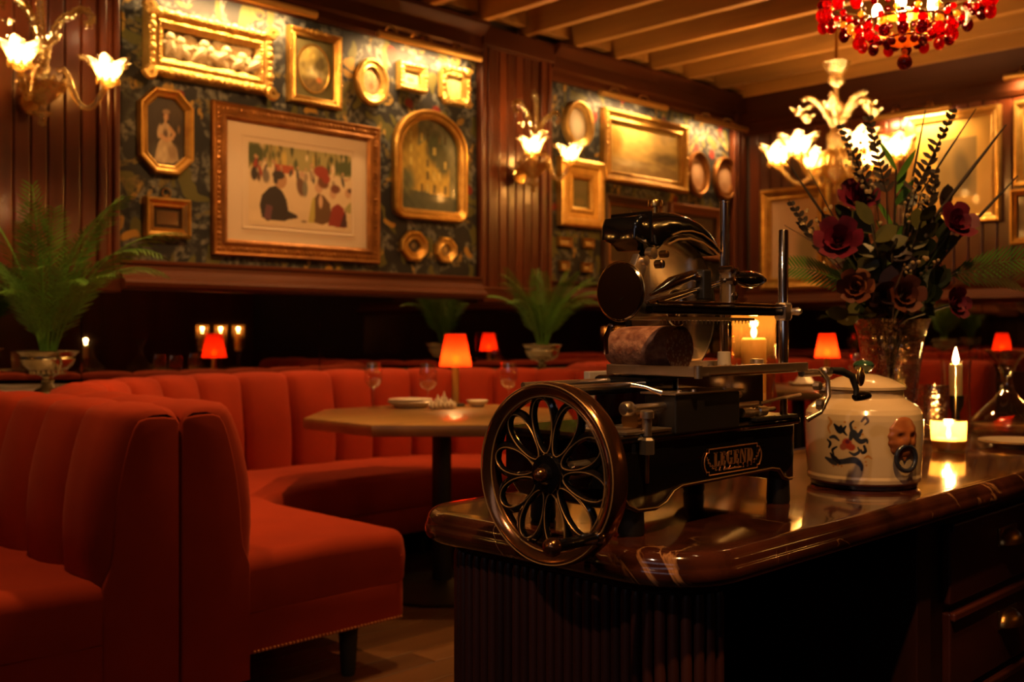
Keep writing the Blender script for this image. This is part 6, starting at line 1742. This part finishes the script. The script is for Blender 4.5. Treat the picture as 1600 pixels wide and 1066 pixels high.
def twig(label, a, b, r=.005, fuzz=0, name='bare_twig', mt='twig'):
    tip = px2(*b); mid = px2(*a)
    t = thing(name, label, 'twig', tuple(MO), 0, 'twigs in the bouquet')
    v, u = tip-MO, mid-MO
    pts = [Vector((0,0,-.02)), u*.5, u, u.lerp(v, .5), v]
    MB().tube(pts, [r*.5, r*.5, r*.6, r*.7, r*.3], 7).build('stem', M[mt], t)
    if fuzz:
        rng = random.Random(len(label)*7+fuzz)
        for k in range(fuzz):
            q = k/fuzz; p = u.lerp(v, q); d = (v-u).normalized()
            for sg in (-1, 1):
                m = MB(); s = RV*sg + Vector((0,0,.4)) + OV*rng.uniform(-.8,.8)
                leaf_blade(m, p, (s.normalized()*.9+d*.5), OV, .034*(1.1-.6*q)*rng.uniform(.7,1.2), .0062, .35); m.build('leaflet', M[mt], t)
    return t
twig('long dark twig leaning left across the chandelier', (1310, 370, .04), (1228, 250, .02), .0055)
twig('thin dark twig rising beside the left leaning twig', (1318, 370, .02), (1262, 262, .0), .003)
twig('thick dark stalk leaning right in front of the gold-matted picture', (1460, 340, .06), (1572, 195, .02), .007)
twig('lower dark twig pointing right towards the narrow frame', (1500, 370, .05), (1590, 275, .03), .006)
twig('straight brown stalk at the upper right of the bouquet', (1440, 300, .0), (1525, 170, -.03), .004)
twig('upright dark stalk near the picture light', (1420, 310, .0), (1446, 172, -.02), .0045)
twig('leafy dark eucalyptus spike reaching highest in the bouquet', (1430, 300, .05), (1494, 165, .05), .003, 13, 'eucalyptus_spike')
twig('leafy dark spike in front of the chandelier', (1370, 320, .05), (1310, 190, .06), .003, 13, 'eucalyptus_spike')
twig('drooping dark spike at the far left of the bouquet', (1290, 400, .05), (1232, 312, .05), .0025, 10, 'eucalyptus_spike')
twig('dark spike right of the small cream picture', (1385, 300, .03), (1356, 178, .02), .003, 12, 'eucalyptus_spike')
twig('short dark spike above the right rose', (1450, 330, .05), (1464, 262, .06), .0025, 8, 'eucalyptus_spike')
twig('reddish bare twig pointing left past the slicer post', (1290, 390, .05), (1226, 352, .06), .003, 0, 'bare_twig', 'bark')
twig('brown bare stick crossing the vase rim', (1400, 450, .12), (1412, 418, .12), .004, 0, 'bare_twig', 'bark')
# berry sprays
def berries(label, tip, nb, spread, seed):
    t, v, pts = stem_thing('berry_spray', label, 'foliage', tip, 'berry sprays in the bouquet')
    MB().tube(pts, .0022, 5).build('stem', M['twig'], t); rng = random.Random(seed); b0 = None
    for k in range(nb):
        p = v*rng.uniform(.62, 1.04) + RV*rng.gauss(0, spread) + OV*rng.gauss(.01, spread*.7) + Vector((0,0,rng.gauss(0, spread)))
        if b0 is None: b0 = MB().ball((0,0,0), .0052, 7, 5).build('berry', M['berry'], t); o = b0
        else: o = inst(b0, t)
        o.location = p; s = rng.uniform(.6, 1.2); o.scale = (s, s, s)
berries('pale berries dotted through the left of the bouquet', px2(1275, 340, .06), 24, .022, 1)
berries('pale berries in front of the chandelier', px2(1340, 250, .06), 26, .020, 2)
berries('pale berries near the centre right of the bouquet', px2(1440, 300, .06), 26, .022, 3)
berries('pale berries low at the right centre', px2(1440, 400, .12), 16, .018, 4)
# palm sprays at both sides
def spray(label, a, b, L, mt):
    base, tip = px2(*a), px2(*b); t = thing('palm_spray', label, 'foliage', tuple(MO), 0, 'palm sprays in the bouquet')
    v, u = tip-MO, base-MO; m = MB(); m.tube([Vector((0,0,-.01)), u, u.lerp(v,.5)+Vector((0,0,.008)), v], [.002,.002,.0016,.0008], 5); m.build('stem', M[mt], t)
    ax = (v-u).normalized(); nl = 15
    for k in range(nl):
        q = k/(nl-1); p = u.lerp(v, q)+Vector((0,0,.008*math.sin(PI*q)))
        for sg in (-1, 1):
            mm = MB(); d = ax*.75+Vector((0,0,sg*.7))+OV*.1; leaf_blade(mm, p, d, OV, L*(1-.45*abs(q-.4)), .0026, .12); mm.build('leaflet', M[mt], t)
spray('feathery green palm spray at the lower left of the bouquet', (1320, 440, .06), (1238, 418, .08), .055, 'leaf')
spray('broad feathery palm spray at the lower right of the bouquet', (1490, 430, .05), (1600, 405, .07), .065, 'leaf')
spray('small palm spray hanging at the far right of the bouquet', (1490, 425, .07), (1585, 440, .09), .055, 'leaf_o')
